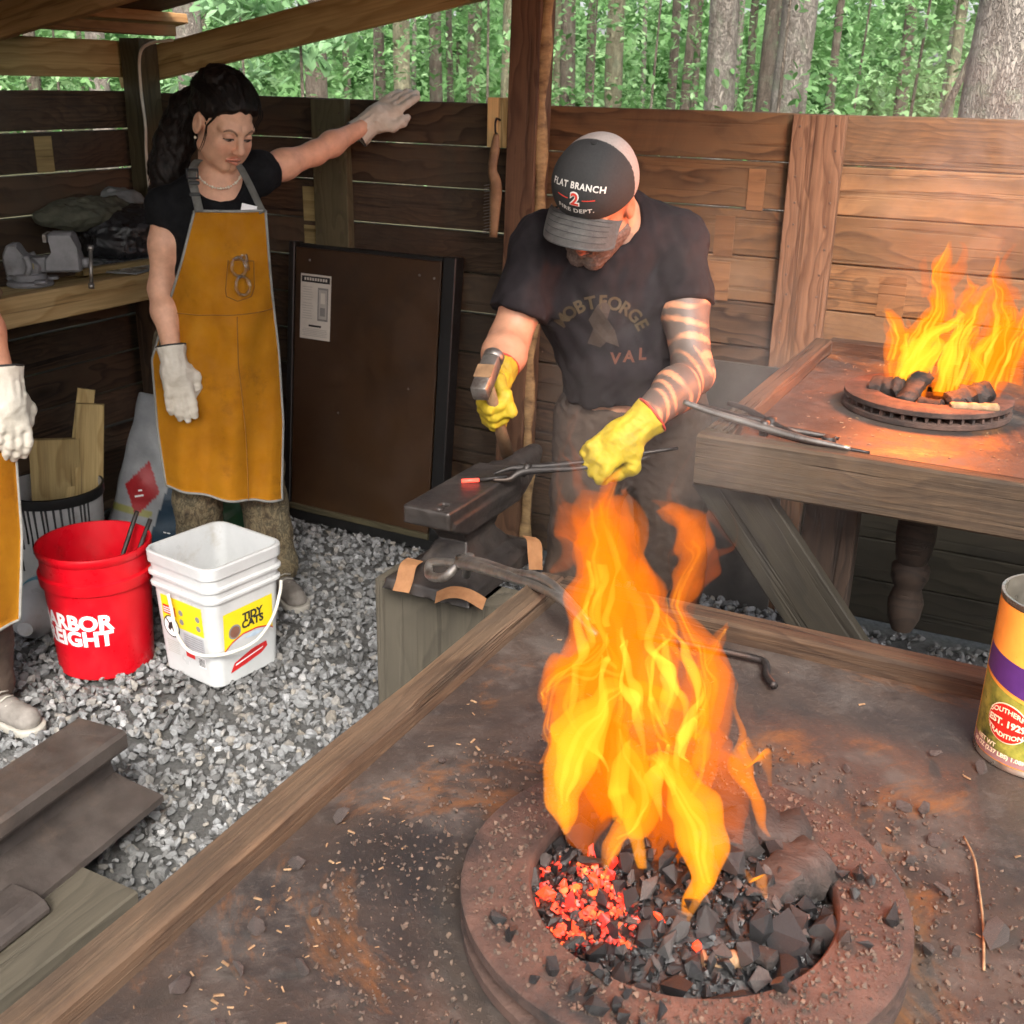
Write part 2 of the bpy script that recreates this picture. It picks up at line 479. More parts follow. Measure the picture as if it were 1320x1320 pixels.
# ================================================================== the setting
M_plank = wood('weathered plank', (.026,.013,.007), (.128,.074,.041), rings=9, contrast=1.3, grey=(.080,.056,.038), soot=.25)
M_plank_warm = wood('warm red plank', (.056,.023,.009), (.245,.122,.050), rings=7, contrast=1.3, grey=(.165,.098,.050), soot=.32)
M_plank_shaded = wood('shaded greenish plank', (.012,.010,.006), (.042,.035,.023), rings=9, grey=(.030,.026,.019), soot=.2)  # greenish-grey planks, with the shade under the far table put into their colour
M_plank_s = wood('straight grained plank', (.030,.016,.009), (.115,.066,.037), rings=22, contrast=.9, knots=False, grey=(.075,.055,.040), soot=.45, fibre=1.1)
M_plank_warm_s = wood('straight warm plank', (.062,.027,.011), (.225,.115,.048), rings=20, contrast=.9, knots=False, grey=(.16,.098,.055), soot=.4, fibre=1.1)
rp = random.Random(11)
def mix_p(): return M_plank if rp.random() < .5 else M_plank_s
def mix_w(): return M_plank_warm if rp.random() < .55 else M_plank_warm_s
M_pt = wood('pressure treated post', (.055,.045,.021), (.125,.105,.055), rings=16, knots=False, grey=(.085,.075,.045), bump=.25)
M_post = wood('brown post', (.085,.038,.020), (.205,.110,.062), rings=12, knots=False, soot=.2)
M_pine = wood('fresh pine', (.40,.235,.085), (.60,.41,.19), rings=7, bump=.15)
M_pine_b = wood('yellow pine beam', (.27,.18,.07), (.44,.325,.145), rings=6, bump=.15)
M_orange = wood('orange stud', (.30,.145,.055), (.46,.25,.105), rings=8, bump=.15)
M_patch = wood('less weathered patch', (.07,.03,.011), (.20,.10,.042), rings=8, grey=(.14,.07,.032))
M_bark_edge = surf('bark edge', (.10,.055,.025), (.42,.27,.12), .8, scale=30, bump=.6, bscale=70, stretch=(.3,1,1))
M_litter = surf('leaf litter', (.05,.045,.02), (.10,.09,.04), .95, scale=.8, c3=(.05,.09,.02), s3=.4, bump=.5, bscale=8, bdist=.05, rnd=False)
M_gbed = surf('gravel dust', (.06,.059,.057), (.12,.119,.116), .95, scale=60, bump=.8, bscale=150, bdist=.01, rnd=False)

MB().box(500, 500, .02, T(0,0,-.04)).build('ground', M_litter)['kind'] = 'structure'
MB().box(6.2, 6.5, .02, T(-1.2,1.4,-.012)).build('gravel_bed', M_gbed)['kind'] = 'structure'

def gravel_mat():
    t = NT('crushed stone'); g = t.add('NewGeometry').outputs['Random Per Island']
    c = t.ramp(g, [(0,(.09,.089,.088)), (.25,(.145,.146,.146)), (.55,(.21,.215,.218)), (.8,(.29,.295,.302)), (.93,(.23,.205,.17)), (1,(.42,.425,.435))])
    n = t.noise(t.coords(rnd=False), 110, 4)
    big = t.noise(t.coords(rnd=False), 1.4, 4)
    c = t.mix(t.math('MULTIPLY', t.ramp(n, [(.4,(0,0,0)), (.7,(1,1,1))]), .5), c, (.065,.062,.06))
    c = t.mix(t.math('MULTIPLY', t.ramp(big, [(.48,(0,0,0)), (.62,(1,1,1))]), .55), c, (.05,.047,.041))
    t.put(t.b.inputs['Base Color'], c); t.b.inputs['Roughness'].default_value = .85
    t.bump(t.noise(t.coords(rnd=False), 300, 3), .3, .002)
    return t.m
M_gravel = gravel_mat()
temps = [rock(100+i, 13, (1, random.uniform(.6,.9), random.uniform(.5,.75))) for i in range(14)]
n = 27000
gp = np.stack([RNG.uniform(-3.25,-.62,n), RNG.uniform(.45,3.4,n), np.zeros(n)], 1)
right = RNG.random(n) < .17; gp[right,0] = RNG.uniform(-.62,.8,right.sum()); gp[right,1] = RNG.uniform(1.3,3.4,right.sum())
gs = RNG.uniform(.0085,.0205,n); gs[RNG.random(n) < .04] *= 1.35
gp[:,2] = .002 + RNG.uniform(0,.014,n) + .006*np.sin(gp[:,0]*5)*np.sin(gp[:,1]*4)
V, F = scatter(temps, gp, gs[:,None], RNG)
tag(link('gravel', pyd('gravel', V, F), M_gravel), 'grey crushed stone gravel covering the workshop floor', 'gravel', kind='stuff')

# ---- the shed: one thing, every board a part
shed = thing('shed', 'open timber shed with dark plank walls, rafters and corner posts', 'shed')
def plank_run(p0, p1, ztop, rows, pitch, mats, gapfn, th=.038):
    p0, p1 = Vector((*p0,0)), Vector((*p1,0)); d = p1-p0; L = d.length; c = (p0+p1)/2; a = math.atan2(d.y, d.x)
    out = []
    for i in range(rows):
        h = pitch-gapfn(i); z = ztop-pitch*i-h/2
        mw = T(c.x, c.y, z) @ RZ(a) @ RY(random.uniform(-.0012,.0012)) @ RX(PI/2)
        out.append(board('wall_plank', L-.004, h, th, mats(i), shed, mw, .0016))
    return out
YB = 3.439; PITCH = .1372
gaps = lambda i: random.uniform(.004,.008)
plank_run((-3.27,YB), (-2.43,YB), 1.534, 11, PITCH, lambda i: mix_p(), gaps)
plank_run((-2.43,YB), (-1.665,YB), 1.533, 11, PITCH, lambda i: mix_p(), gaps)
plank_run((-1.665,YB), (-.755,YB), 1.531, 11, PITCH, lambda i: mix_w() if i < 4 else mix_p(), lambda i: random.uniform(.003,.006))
plank_run((-.755,YB), (1.30,YB), 1.531, 11, PITCH, lambda i: mix_w() if i < 5 else M_plank_shaded, lambda i: random.uniform(.002,.004))
# the left wall
plank_run((-3.329,.9), (-3.329,3.40), 1.540, 11, PITCH, lambda i: mix_p(), lambda i: random.uniform(.005,.009))
board('eave_board', 2.5, .125, .038, M_pine_b, shed, T(-3.325,2.15,1.648) @ RZ(PI/2) @ RX(PI/2))
board('eave_stud', 2.5, .038, .085, M_orange, shed, T(-3.235,2.27,1.752) @ RZ(PI/2+.008) @ RX(PI/2))
# upright battens and posts
def upright(x, y, w, d, z0, z1, mat, nm='post', lean=0):
    return board(nm, z1-z0, w, d, mat, shed, T(x, y, (z0+z1)/2) @ RY(-PI/2+lean) @ RX(PI/2), .002)
upright(-2.428, 3.399, .144, .036, 0, 1.531, M_pt)
upright(-.754, 3.399, .148, .036, 0, 1.529, M_post)
upright(.62, 3.399, .148, .036, 0, 1.529, M_post)
upright(-1.652, 3.355, .100, .105, 0, 2.35, M_post, lean=.022)
upright(-3.245, 3.365, .095, .095, 0, 1.72, M_pt)
upright(-3.262, 1.6, .09, .036, 0, 1.72, M_pt)
# bark-edged strip on the middle post
b = MB(); pts = [(-1.618+.022*z+.008*math.sin(z*7), 3.325, z) for z in np.linspace(.02, 2.34, 30)]
b.tube(pts, [.014+.005*math.sin(i*1.9) for i in range(30)], 8, flat=1.6); b.build('bark_edge', M_bark_edge, shed, smooth=True)
# fresh light patches where other boards were nailed
for x, z, w, h in [(-.925,1.325,.05,.118),(-1.01,1.185,.06,.12),(-1.02,1.05,.075,.118),(-.50,1.05,.075,.115),(-2.55,1.185,.05,.12),(-2.55,1.05,.05,.12)]:
    board('pale_patch', w, h, .004, M_pine_b if x < -1.5 else M_patch, shed, T(x, 3.4195, z-.01) @ RX(PI/2), .001, .0005)
board('pale_patch', .075, .12, .004, M_pine_b, shed, T(-3.3095,2.935,1.332) @ RZ(PI/2) @ RX(PI/2), .001, .0005)
# nail heads where the planks meet the uprights
b = MB()
for xs in (-2.47,-2.38,-.80,-.70,-1.70,-1.61,.58,.66):
    for k in range(11):
        for dz in (.035,.098):
            y_ = 3.3805 if xs in (-2.47,-2.38,-.80,-.70,.58,.66) else 3.4195
            b.lathe([(0,0),(.0034,0),(.0034,.0012),(0,.0016)], 8, T(xs+random.uniform(-.006,.006), y_, 1.53-.1372*k-dz+random.uniform(-.008,.008)) @ RX(PI/2))
b.build('nail_heads', surf('rusty nail', (.05,.03,.02), (.13,.09,.07), .6, .5), shed)['kind'] = 'stuff'
# rafters climbing to the right, purlins, roof boards
sl = math.atan(.188); 
def zr(x): return 1.652+.188*(x+3.17)
for i, y in enumerate((3.445, 2.62, 1.80, .95)):
    x0, x1 = -3.42, -.35
    board('rafter', (x1-x0)/math.cos(sl), .038, .118, M_pine_b if i == 0 else M_orange, shed, T((x0+x1)/2, y, zr((x0+x1)/2)+(.005 if i else 0)+(.075 if i else 0)) @ RY(-sl))
for x in (-3.30, -2.55, -1.8, -1.05, -.45):
    board('purlin', 3.2, .085, .036, M_post if x > -3 else M_orange, shed, T(x, 2.05, zr(x)+.166) @ RY(-sl) @ RZ(PI/2))
for k in range(13):
    y = .60 + k*.235
    board('roof_board', 3.2/math.cos(sl), .228, .018, M_post if k % 3 else M_plank, shed, T(-1.92, y, zr(-1.92)+.197) @ RY(-sl))
# cable stapled down the corner post
b = MB(); b.tube(catmull([(-3.06,3.345,1.715),(-3.15,3.318,1.70),(-3.19,3.31,1.66),(-3.199,3.31,1.55),(-3.193,3.31,1.42),(-3.202,3.31,1.30),(-3.20,3.31,1.0)], 40), .0055, 8)
b.build('cable', flat('white cable', (.55,.50,.42), .5), shed, smooth=True)
# dark sheet standing behind the smith
dm = surf('dark brown sheet', (.018,.016,.015), (.05,.042,.036), .7, scale=5, bump=.1)
o = MB().box(.62, .008, .80, T(-1.05,3.362,.405) @ RX(-.03), .002).build('dark_sheet', dm)
tag(o, 'dark metal sheet standing against the back wall behind the smith', 'metal sheet')

# ---- wood behind the shed
def bark_mat(name, a, b):
    t = NT(name); v = t.coords((1,1,.28))
    vo = t.add('TexVoronoi', {'Vector': t.add('VectorMath', {0: v, 1: t.add('TexNoise', {'Vector': v, 'Scale': 9.0, 'Detail': 5.0}).outputs[1]}, operation='ADD').outputs[0], 'Scale': 17.0}, feature='DISTANCE_TO_EDGE').outputs['Distance']
    n = t.noise(v, 14, 6); c = t.mix(t.ramp(n, [(.35,(0,0,0)), (.65,(1,1,1))]), a, b)
    c = t.mix(t.math('MULTIPLY', t.ramp(vo, [(0,(1,1,1)), (.16,(0,0,0))]), .55), c, tuple(x*.45 for x in a))
    li = t.noise(t.coords(), 6, 7); c = t.mix(t.math('MULTIPLY', t.ramp(li, [(.52,(0,0,0)), (.66,(1,1,1))]), .5), c, (.20,.23,.15))
    t.put(t.b.inputs['Base Color'], c); t.b.inputs['Roughness'].default_value = .95
    t.bump(t.ramp(vo, [(0,(0,0,0)), (.2,(1,1,1))]), .8, .03); t.bump(n, .4, .02)
    return t.m
M_bark = [bark_mat('pale pine bark', (.17,.14,.115), (.34,.30,.26)), bark_mat('brown bark', (.10,.075,.055), (.20,.16,.125)), bark_mat('lichened bark', (.17,.15,.09), (.33,.31,.20))]
def leaf_mat(name, a, b, c3):
    t = NT(name); g = t.add('NewGeometry').outputs['Random Per Island']
    col = t.ramp(g, [(0,a), (.55,b), (1,c3)])
    t.put(t.b.inputs['Base Color'], col); t.b.inputs['Roughness'].default_value = .5
    tr = t.add('BsdfTranslucent', {'Color': col}); mx = t.add('MixShader', {0: .45, 1: t.b.outputs[0], 2: tr.outputs[0]})
    t.t.links.new(mx.outputs[0], t.n['Material Output'].inputs[0])
    return t.m
M_leaf = leaf_mat('beech leaf', (.065,.16,.045), (.18,.36,.125), (.38,.58,.29))
M_leaf_pale = leaf_mat('pale maple leaf', (.16,.30,.13), (.26,.44,.22), (.36,.54,.32))
M_needle = leaf_mat('pine needle', (.02,.05,.015), (.04,.09,.03), (.07,.12,.05))
# leaf templates: two folded halves
def leaf_t(w=.5):
    V = np.array([(0,0,0),(.35,w*.5,.07),(.75,w*.38,.02),(1,0,-.06),(.75,-w*.38,.02),(.35,-w*.5,.07),(.5,0,0)], np.float32)
    F = np.array([(0,6,1),(1,6,2),(2,6,3),(3,6,4),(4,6,5),(5,6,0)]); return V, F
LT = [leaf_t(.45), leaf_t(.55), leaf_t(.65)]
def yaw_rots(n, rng, tilt=.5):
    a = rng.uniform(0, 2*PI, n); b = rng.normal(0, tilt, n); c = rng.normal(0, tilt, n)
    R = []
    for x, y, z in zip(a, b, c): R.append(np.array((RZ(x) @ RY(y) @ RX(z)).to_3x3()))
    return np.array(R)
def trunk(nm, x, y, r, h, mat, parent, lean=(0,0), r2=.45, z0=-.05):
    b = MB(); n = 26 if r > .12 else 12; k = 46 if r > .12 else 20; rows = []; s = x*3.7+y
    for i in range(k+1):
        z = h*i/k; rr = r*(1-(1-r2)*i/k)*(1+.35*math.exp(-z*3)); row = []
        cx = lean[0]*z+.03*math.sin(z*.7+s); cy = lean[1]*z
        for j in range(n):
            a = 2*PI*j/n; q = 1+.07*mnoise.noise(Vector((math.cos(a)*3+s, math.sin(a)*3, z*1.6)))+.04*mnoise.noise(Vector((math.cos(a)*9+s, math.sin(a)*9, z*5)))
            row.append((cx+math.cos(a)*rr*q, cy+math.sin(a)*rr*q, z+z0))
        rows.append(row+[row[0]])
    b.sheet(rows); bmesh.ops.remove_doubles(b.bm, verts=b.bm.verts, dist=1e-5)
    return b.build(nm, mat, parent, smooth=True)
def crown(parent, z0, z1, rad, n, size, mat, cx=0, cy=0, flatten=.35):
    cl = RNG.normal(size=(max(6, n//45), 3)); cl /= np.linalg.norm(cl,axis=1)[:,None]
    cl *= (rad*RNG.uniform(.3,1,len(cl)))[:,None]; cl[:,2] = RNG.uniform(z0, z1, len(cl)); cl[:,0] += cx; cl[:,1] += cy
    p = cl[RNG.integers(0,len(cl),n)] + RNG.normal(size=(n,3))*np.array([.28,.28,.28*flatten])*rad*.8
    V, F = scatter(LT, p, RNG.uniform(.6,1.3,n)[:,None]*size, RNG, yaw_rots(n, RNG))
    return link('crown', pyd('crown', V, F), mat, parent)
def kx(px): return np.interp(px, [0,195,500,690,1095,1320], [-1.20,-.965,-.645,-.485,-.199,-.066])
pines = [(1283,7.0,.185,0,'thick pale pine trunk just past the fence end, widest of the wood'),(938,11.2,.155,0,'straight pale grey pine with smooth upper bark behind the plank wall'),(1024,10.6,.17,0,'grey pine with rough scaly bark beside a thinner dark trunk'),(990,13.5,.10,1,'thin dark trunk crowding a rough grey pine'),(735,18,.135,1,'dark grey trunk just right of the shed middle post'),(803,17.5,.15,2,'lichen-flecked trunk standing alone in light foliage behind the smith'),(420,13.2,.16,1,'dark rough pine trunk behind broad pale leaves'),(523,15.5,.14,2,'yellowish lichened trunk rising behind the resting white glove'),(493,22,.11,1,'narrow dark trunk beside a yellowish lichened one'),(566,19.5,.13,1,'brown trunk paired with a thinner one behind the plank wall'),(583,24,.09,1,'thin far trunk beside a brown one'),(657,17.5,.12,2,'yellow lichened trunk hard against the shed middle post'),(896,21,.10,1,'slim dark trunk far behind the smith cap'),(1074,20,.085,1,'slim dark trunk between rough pine and leaning sapling'),(1218,12,.06,2,'slender pale stem leaning slightly near the thick pine'),(876,24,.11,1,'far brown trunk in hazy foliage'),(455,30,.12,1,'distant grey trunk seen over the plank wall'),(610,32,.12,1,'distant trunk in pale green leaves'),(60,15,.12,1,'trunk glimpsed in the slot above the left plank wall'),(145,12,.14,0,'grey trunk glimpsed in the slot beside the corner post'),(262,9.5,.15,0,'grey trunk hidden behind the dark haired worker'),(765,30,.12,1,'distant thin trunk beyond the lichen-flecked one'),(1160,28,.13,1,'distant trunk behind the leaning sapling')]
for i, (px, y, r, mi, lab) in enumerate(pines):
    t = thing('pine_tree', lab, 'tree', (kx(px)*y, y, 0), group='trees in the wood behind the shed')
    h = 11 if r > .1 else 7
    trunk('trunk', px*.01, y, r, h, M_bark[mi], t, (random.uniform(-.012,.012), 0))
    crown(t, h*.72, h*1.03, 1.4, 260, .30, M_needle)
for k in range(26):
    px, y = random.uniform(-80,1380), random.uniform(22,42); r = random.uniform(.08,.17)
    t = thing('pine_tree', 'distant thin trunk standing deep in the hazy wood', 'tree', (float(kx(px))*y, y, 0), group='distant trunks deep in the wood')
    trunk('trunk', px*.01, y, r, 9, M_bark[k % 3], t, (random.uniform(-.03,.03), 0)); crown(t, 6.5, 9.2, 1.2, 90, .4, M_needle)
# leaning dead stem
t = thing('leaning_sapling', 'thin dark leaning stem crossing the gap above the right plank wall', 'tree', (kx(1122)*8.6-.02, 8.6, 0))
trunk('trunk', 3.3, 8.6, .030, 5.5, M_bark[1], t, (.34,.0), .5); crown(t, 3.6, 5.2, .7, 260, .085, M_leaf, 1.5)
# leafy saplings
sap = [(395,6.2,M_leaf_pale,'sapling with broad pale leaves beside the dark pine',1.50,1.75,.34,200,.13),(325,7.0,M_leaf_pale,'pale broad-leaved sapling behind the worker with raised arm',1.45,1.75,.45,190,.13),(1000,7.5,M_leaf,'sapling spreading flat leaf sprays in front of the rough grey pine',1.5,2.2,.6,170,.085),(1175,9.5,M_leaf,'bushy green sapling beside the leaning stem',1.2,2.6,1.0,420,.08),(850,10.5,M_leaf,'green sapling between two trunks behind the smith',1.2,2.6,1.0,380,.08),(625,9.0,M_leaf,'bright green sapling left of the shed middle post',1.2,2.3,.8,380,.08),(770,13,M_leaf,'leafy sapling right of the shed middle post',1.1,3.0,1.1,420,.09),(1100,12,M_leaf,'dense green sapling behind the rough grey pine',1.1,2.8,1.1,480,.09),(480,11,M_leaf,'green sapling behind the resting white glove',1.1,2.6,1.0,420,.085),(90,8,M_leaf,'green sapling seen through the slot over the left wall',1.3,2.3,.8,700,.09)]
for px, y, mt, lab, z0, z1, rad, n, sz in sap:
    t = thing('sapling', lab, 'tree', (kx(px)*y, y, 0), group='saplings behind the shed')
    trunk('trunk', px*.1, y, .018, z1+.8, M_bark[1], t, (.02,0), .3); crown(t, z0, z1+.5, rad, n, sz, mt, flatten=.25)
# the mass of leaves farther back
n = 1250; ang = RNG.uniform(-1.35,.25,n); dist = RNG.uniform(17, 46, n)**1.0
cc = np.stack([np.sin(ang)*dist, np.cos(ang)*dist, RNG.uniform(.2, 4.6, n)], 1); cc[:,2] *= (.55+dist/45)
keep = cc[:,1] > 8; cc = cc[keep]; dist = dist[keep]
m_ = 46; p = np.repeat(cc, m_, 0); ds = np.repeat(dist, m_)
p = p + RNG.normal(size=p.shape)*np.array([.55,.55,.13])*(ds/18)[:,None]
sz = RNG.uniform(.6,1.4,len(p))*(.055+.0042*ds)
a = RNG.uniform(0,2*PI,len(p)); tl = RNG.normal(0,.5,len(p)); ca, sa, ct, st = np.cos(a), np.sin(a), np.cos(tl), np.sin(tl); z_ = np.zeros_like(a)
R = np.stack([np.stack([ca*ct,-sa,ca*st],-1), np.stack([sa*ct,ca,sa*st],-1), np.stack([-st,z_,ct],-1)], 1)
V4 = np.array([(0,0,0),(.5,.3,.05),(1,0,-.05),(.5,-.3,.05)], np.float32); F4 = np.array([(0,2,1),(0,3,2)])
V, F = scatter([(V4,F4)], p, sz[:,None], RNG, R)
tag(link('understory', pyd('understory', V, F), M_leaf), 'mass of bright green understory leaves filling the wood', 'foliage', kind='stuff')
n = 16000; ang = RNG.uniform(-1.5,.5,n); d = RNG.uniform(42,62,n)
p = np.stack([np.sin(ang)*d, np.cos(ang)*d, RNG.uniform(-.5,1,n)**2*14+.3], 1)
V, F = scatter([(V4,F4)], p, RNG.uniform(.7,1.7,n)[:,None], RNG)
tag(link('far_woods', pyd('far_woods', V, F), M_leaf), 'hazy green far wood closing the view', 'woods', kind='stuff')

# ================================================================== forge tables
def plate_mat():
    t = NT('sooty steel plate'); v = t.coords()
    n1 = t.noise(v, 3.2, 8, .72, .8); n2 = t.noise(v, 9, 8, .75); n3 = t.noise(v, 2.1, 8, .75, 1.5); n4 = t.noise(v, 150, 4, .8); n5 = t.noise(v, 5.0, 9, .8, .4)
    c = t.mix(t.ramp(n1, [(.36,(0,0,0)), (.64,(1,1,1))]), (.022,.020,.020), (.072,.050,.038))
    c = t.mix(t.math('MULTIPLY', t.ramp(n2, [(.50,(0,0,0)), (.66,(1,1,1))]), .7), c, (.096,.081,.070))
    c = t.mix(t.math('MULTIPLY', t.ramp(n5, [(.58,(0,0,0)), (.68,(1,1,1))]), .7), c, (.014,.012,.012))
    c = t.mix(t.math('MULTIPLY', t.ramp(n3, [(.52,(0,0,0)), (.64,(1,1,1))]), .85), c, (.19,.075,.020))
    c = t.mix(t.math('MULTIPLY', t.ramp(n4, [(.58,(0,0,0)), (.70,(1,1,1))]), .5), c, (.135,.10,.08))
    t.put(t.b.inputs['Base Color'], c); t.b.inputs['Metallic'].default_value = .2
    t.put(t.b.inputs['Roughness'], t.add('MapRange', {'Value': n2, 'From Min': .3, 'From Max': .7, 'To Min': .38, 'To Max': .85}).outputs[0])
    t.bump(n4, .5, .002); t.bump(n2, .25, .006); return t.m
M_plate = plate_mat()
M_rim = wood('weathered rim board', (.036,.018,.010), (.115,.068,.037), rings=14, grey=(.082,.058,.038), knots=False, soot=.4, bump=1.0, fibre=1.4)
M_rotor = surf('rusty cast iron', (.036,.022,.018), (.098,.054,.040), .82, .1, scale=22, c3=(.019,.015,.014), s3=9, t3=(.48,.62), bump=.9, bscale=170, bdist=.003)
M_anvil = surf('worn anvil steel', (.022,.019,.018), (.062,.051,.046), .45, .55, scale=9, c3=(.10,.078,.064), s3=5, bump=.3, bscale=70)
M_iron = surf('dark forged iron', (.020,.018,.018), (.060,.052,.048), .5, .7, scale=12, c3=(.085,.050,.032), s3=6, bump=.3, bscale=90)
M_steel = surf('worn steel', (.20,.18,.165), (.38,.35,.32), .42, .85, scale=14, c3=(.14,.085,.06), s3=8, bump=.15)
M_coal = surf('coal', (.005,.005,.006), (.020,.019,.019), .36, 0, scale=40, c3=(.085,.075,.070), s3=22, t3=(.58,.72), bump=.5, bscale=160, spec=.6)
M_char = surf('charred log', (.007,.006,.006), (.026,.018,.014), .8, 0, scale=14, c3=(.055,.042,.036), s3=8, bump=.9, bscale=50, bdist=.006, stretch=(.35,1,1))
M_chip = surf('wood chip', (.15,.085,.042), (.33,.21,.115), .8, scale=60, bump=.1)
M_ember = [emit('glowing ember', (1,.05,.012), 1.3), emit('hot ember', (1,.11,.02), 1.7), emit('dull ember', (1,.03,.015), .7)]

def vol_mat(name, s):
    t = NT(name); t.n.remove(t.b)
    u = max(0, min(1, (s-.30)/1.5)); SG = 36.0+125.0*u; ex = 2**-scene.view_settings.exposure
    e = t.add('Emission', {'Color': (1.0, .150+.25*u, .0012+.030*u*u, 1), 'Strength': SG*ex*(1.45+2.1*u)})
    ab = t.add('VolumeAbsorption', {'Color': (0, 0, 0, 1), 'Density': SG})
    ad = t.add('AddShader', {0: e.outputs[0], 1: ab.outputs[0]})
    t.t.links.new(ad.outputs[0], t.n['Material Output'].inputs['Volume']); return t.m
M_flame = {}
def flame_mat(s):
    k = round(s, 2)
    if k not in M_flame: M_flame[k] = vol_mat('flame %g' % k, k)
    return M_flame[k]
def fire(label, origin, c, r, tongues, gain, lamp, lz):
    f = thing('fire', label, 'fire', origin)
    c, r = Vector(c), Vector(r)
    full = []
    for pts, b, s in tongues:
        full.append((pts, b, s, 1.0))
        w = max(p[2] for p in pts)
        if w > .0115 and s > .45:
            k = len(pts)
            full.append(([(a, z, h*(.50 if 0 < i < k-1 else .2)) for i, (a, z, h) in enumerate(pts)], b+.004, s+.22, .8))
            rs = random.Random(int(w*1e6)+k)
            if w > .020:
                for q in range(3):
                    i1 = rs.randint(k//2, k-1); a, z, h = pts[i1]; sd_ = rs.choice((-1,1)); L_ = rs.uniform(.6,1.2)
                    full.append(([(a+sd_*h*.45, z-.012, max(.002,h*.30)), (a+sd_*(h*.7+.005), z+.014*L_, max(.0022,h*.24)), (a+sd_*(h*.75+.011*L_), z+.034*L_, max(.0014,h*.11)), (a+sd_*(h*.55+.012*L_), z+.056*L_, .0006)], b+rs.uniform(-.012,.012), s*.85, .8))
            for q in range(4 if w > .02 else 2):
                sh = rs.uniform(-.55,.55); i0 = rs.randint(0, max(0, k-4))
                full.append(([(a+sh*h*.8, z, max(.0010, h*rs.uniform(.06,.13))) for a, z, h in pts[i0:i0+4]], b+.010, s+1.05, .9))
    for ti, (pts, b, s, thk) in enumerate(full):
        best = None
        for tr in range(8):                       # keep each tongue a clean, non-crossing sheet
            sh_ = 1-.09*tr; cal = 1-.11*tr
            n = 38; rs = random.Random(ti*7+tr*101+5); sd = rs.random()*50
            P = catmull([(a, 0, z) for a, z, h in pts], n); H = catmull([(h, 0, 0) for a, z, h in pts], n)
            rows = []; wmax = max(h for a, z, h in pts)
            tw0, tw1 = rs.uniform(-.5,.5), rs.uniform(-.9,.9)
            for i, (p, hh) in enumerate(zip(P, H)):
                u = i/(n-1); h = max(.0006, hh.x)*sh_*(1+.34*cal*mnoise.noise(Vector((u*6+sd, 1, 0))))
                th = thk*min(h*.42, .0115)*(.75+.35*mnoise.noise(Vector((u*4, sd, 2))))
                t2 = P[min(i+1,n-1)]-P[max(i-1,0)]; t2.normalize(); nx = Vector((t2.z, 0, -t2.x))
                wob = .10*cal*wmax*mnoise.noise(Vector((u*7+sd, 5, 1)))
                tw = tw0+tw1*u; bb = b+.014*mnoise.noise(Vector((u*3+sd, 9, 4)))
                row = []
                for j in range(14):
                    an = 2*PI*j/14; lx, ly = math.cos(an)*h, math.sin(an)*th
                    ly += .35*h*(math.cos(an)**2)*math.sin(tw*2.1)*.5          # curled sheet
                    lx, ly = lx*math.cos(tw)-ly*math.sin(tw)*.6, lx*math.sin(tw)*.6+ly*math.cos(tw)
                    q = p + nx*(lx+wob); hr_ = max(0, min(1.2, (q.z-origin[2])/.30)); am = (.004+.012*hr_)*cal
                    f1, f2 = Vector((q.x*24, bb*14, q.z*15)), Vector((q.x*62+9, bb*30, q.z*38))
                    q.x += am*1.1*mnoise.noise(f1)+am*.6*mnoise.noise(f2); q.z += am*.9*mnoise.noise(f1+Vector((31,0,0)))+am*.7*mnoise.noise(f2+Vector((17,3,0)))
                    row.append(tuple(r*q.x + c*(bb+ly) + Vector((0,0,q.z-origin[2]))))
                rows.append(row)
            fl = [(i*14+j, i*14+(j+1) % 14, (i+1)*14+(j+1) % 14, (i+1)*14+j) for i in range(n-1) for j in range(14)]
            tree = BVHTree.FromPolygons([q for row in rows for q in row], fl)
            bad = sum(1 for x, y in tree.overlap(tree) if x < y and not set(fl[x]) & set(fl[y]))
            if best is None or bad < best[0]: best = (bad, rows)
            if bad == 0: break
        if best[0] > 4: continue
        rows = best[1]
        bld = MB(); vs = [[bld.bm.verts.new(x) for x in row] for row in rows]
        for A, B in zip(vs, vs[1:]):
            for j in range(14): bld.bm.faces.new((A[j], A[(j+1)%14], B[(j+1)%14], B[j]))
        bld.bm.faces.new(list(reversed(vs[0]))); bld.bm.faces.new(vs[-1])
        bld.build('flame_tongue', flame_mat(s*gain), f, smooth=True, closed=True)
    ld = bpy.data.lights.new('fire_light', 'POINT'); ld.energy = lamp; ld.color = (1,.21,.03); ld.shadow_soft_size = .07
    lo = bpy.data.objects.new('fire_light', ld); COL.objects.link(lo); lo.parent = f; lo.location = (0, 0, lz)
    return f

def rotor(label, cx, cy, z, R, ri, vents):
    t = thing('brake_rotor', label, 'brake rotor', (cx, cy, z))
    e = .002
    MB().lathe([(ri,0),(R-e,0),(R,e),(R,.011),(R-e,.012),(ri,.012)], 72, closed=True).build('lower_disc', M_rotor, t, angle=40)
    MB().lathe([(ri,.024),(R-e,.024),(R,.026),(R,.035),(R-e,.0365),(ri+e,.0365),(ri,.034)], 72, closed=True).build('upper_disc', M_rotor, t, angle=40)
    if vents:
        b0 = MB().box(R-ri-.012, .006, .0122, T(0,0,0)); o0 = b0.build('vane', M_rotor, t, T((R+ri)/2,0,.018))
        for k in range(1, 44):
            a = 2*PI*k/44; o = o0.copy(); COL.objects.link(o); o.parent = t; o.matrix_basis = RZ(a) @ T((R+ri)/2,0,.018)
    else:
        MB().lathe([(ri+.004,.0118),(R-.010,.0118),(R-.010,.0242),(ri+.004,.0242)], 64, closed=True).build('core', M_rotor, t, angle=40)
    return t

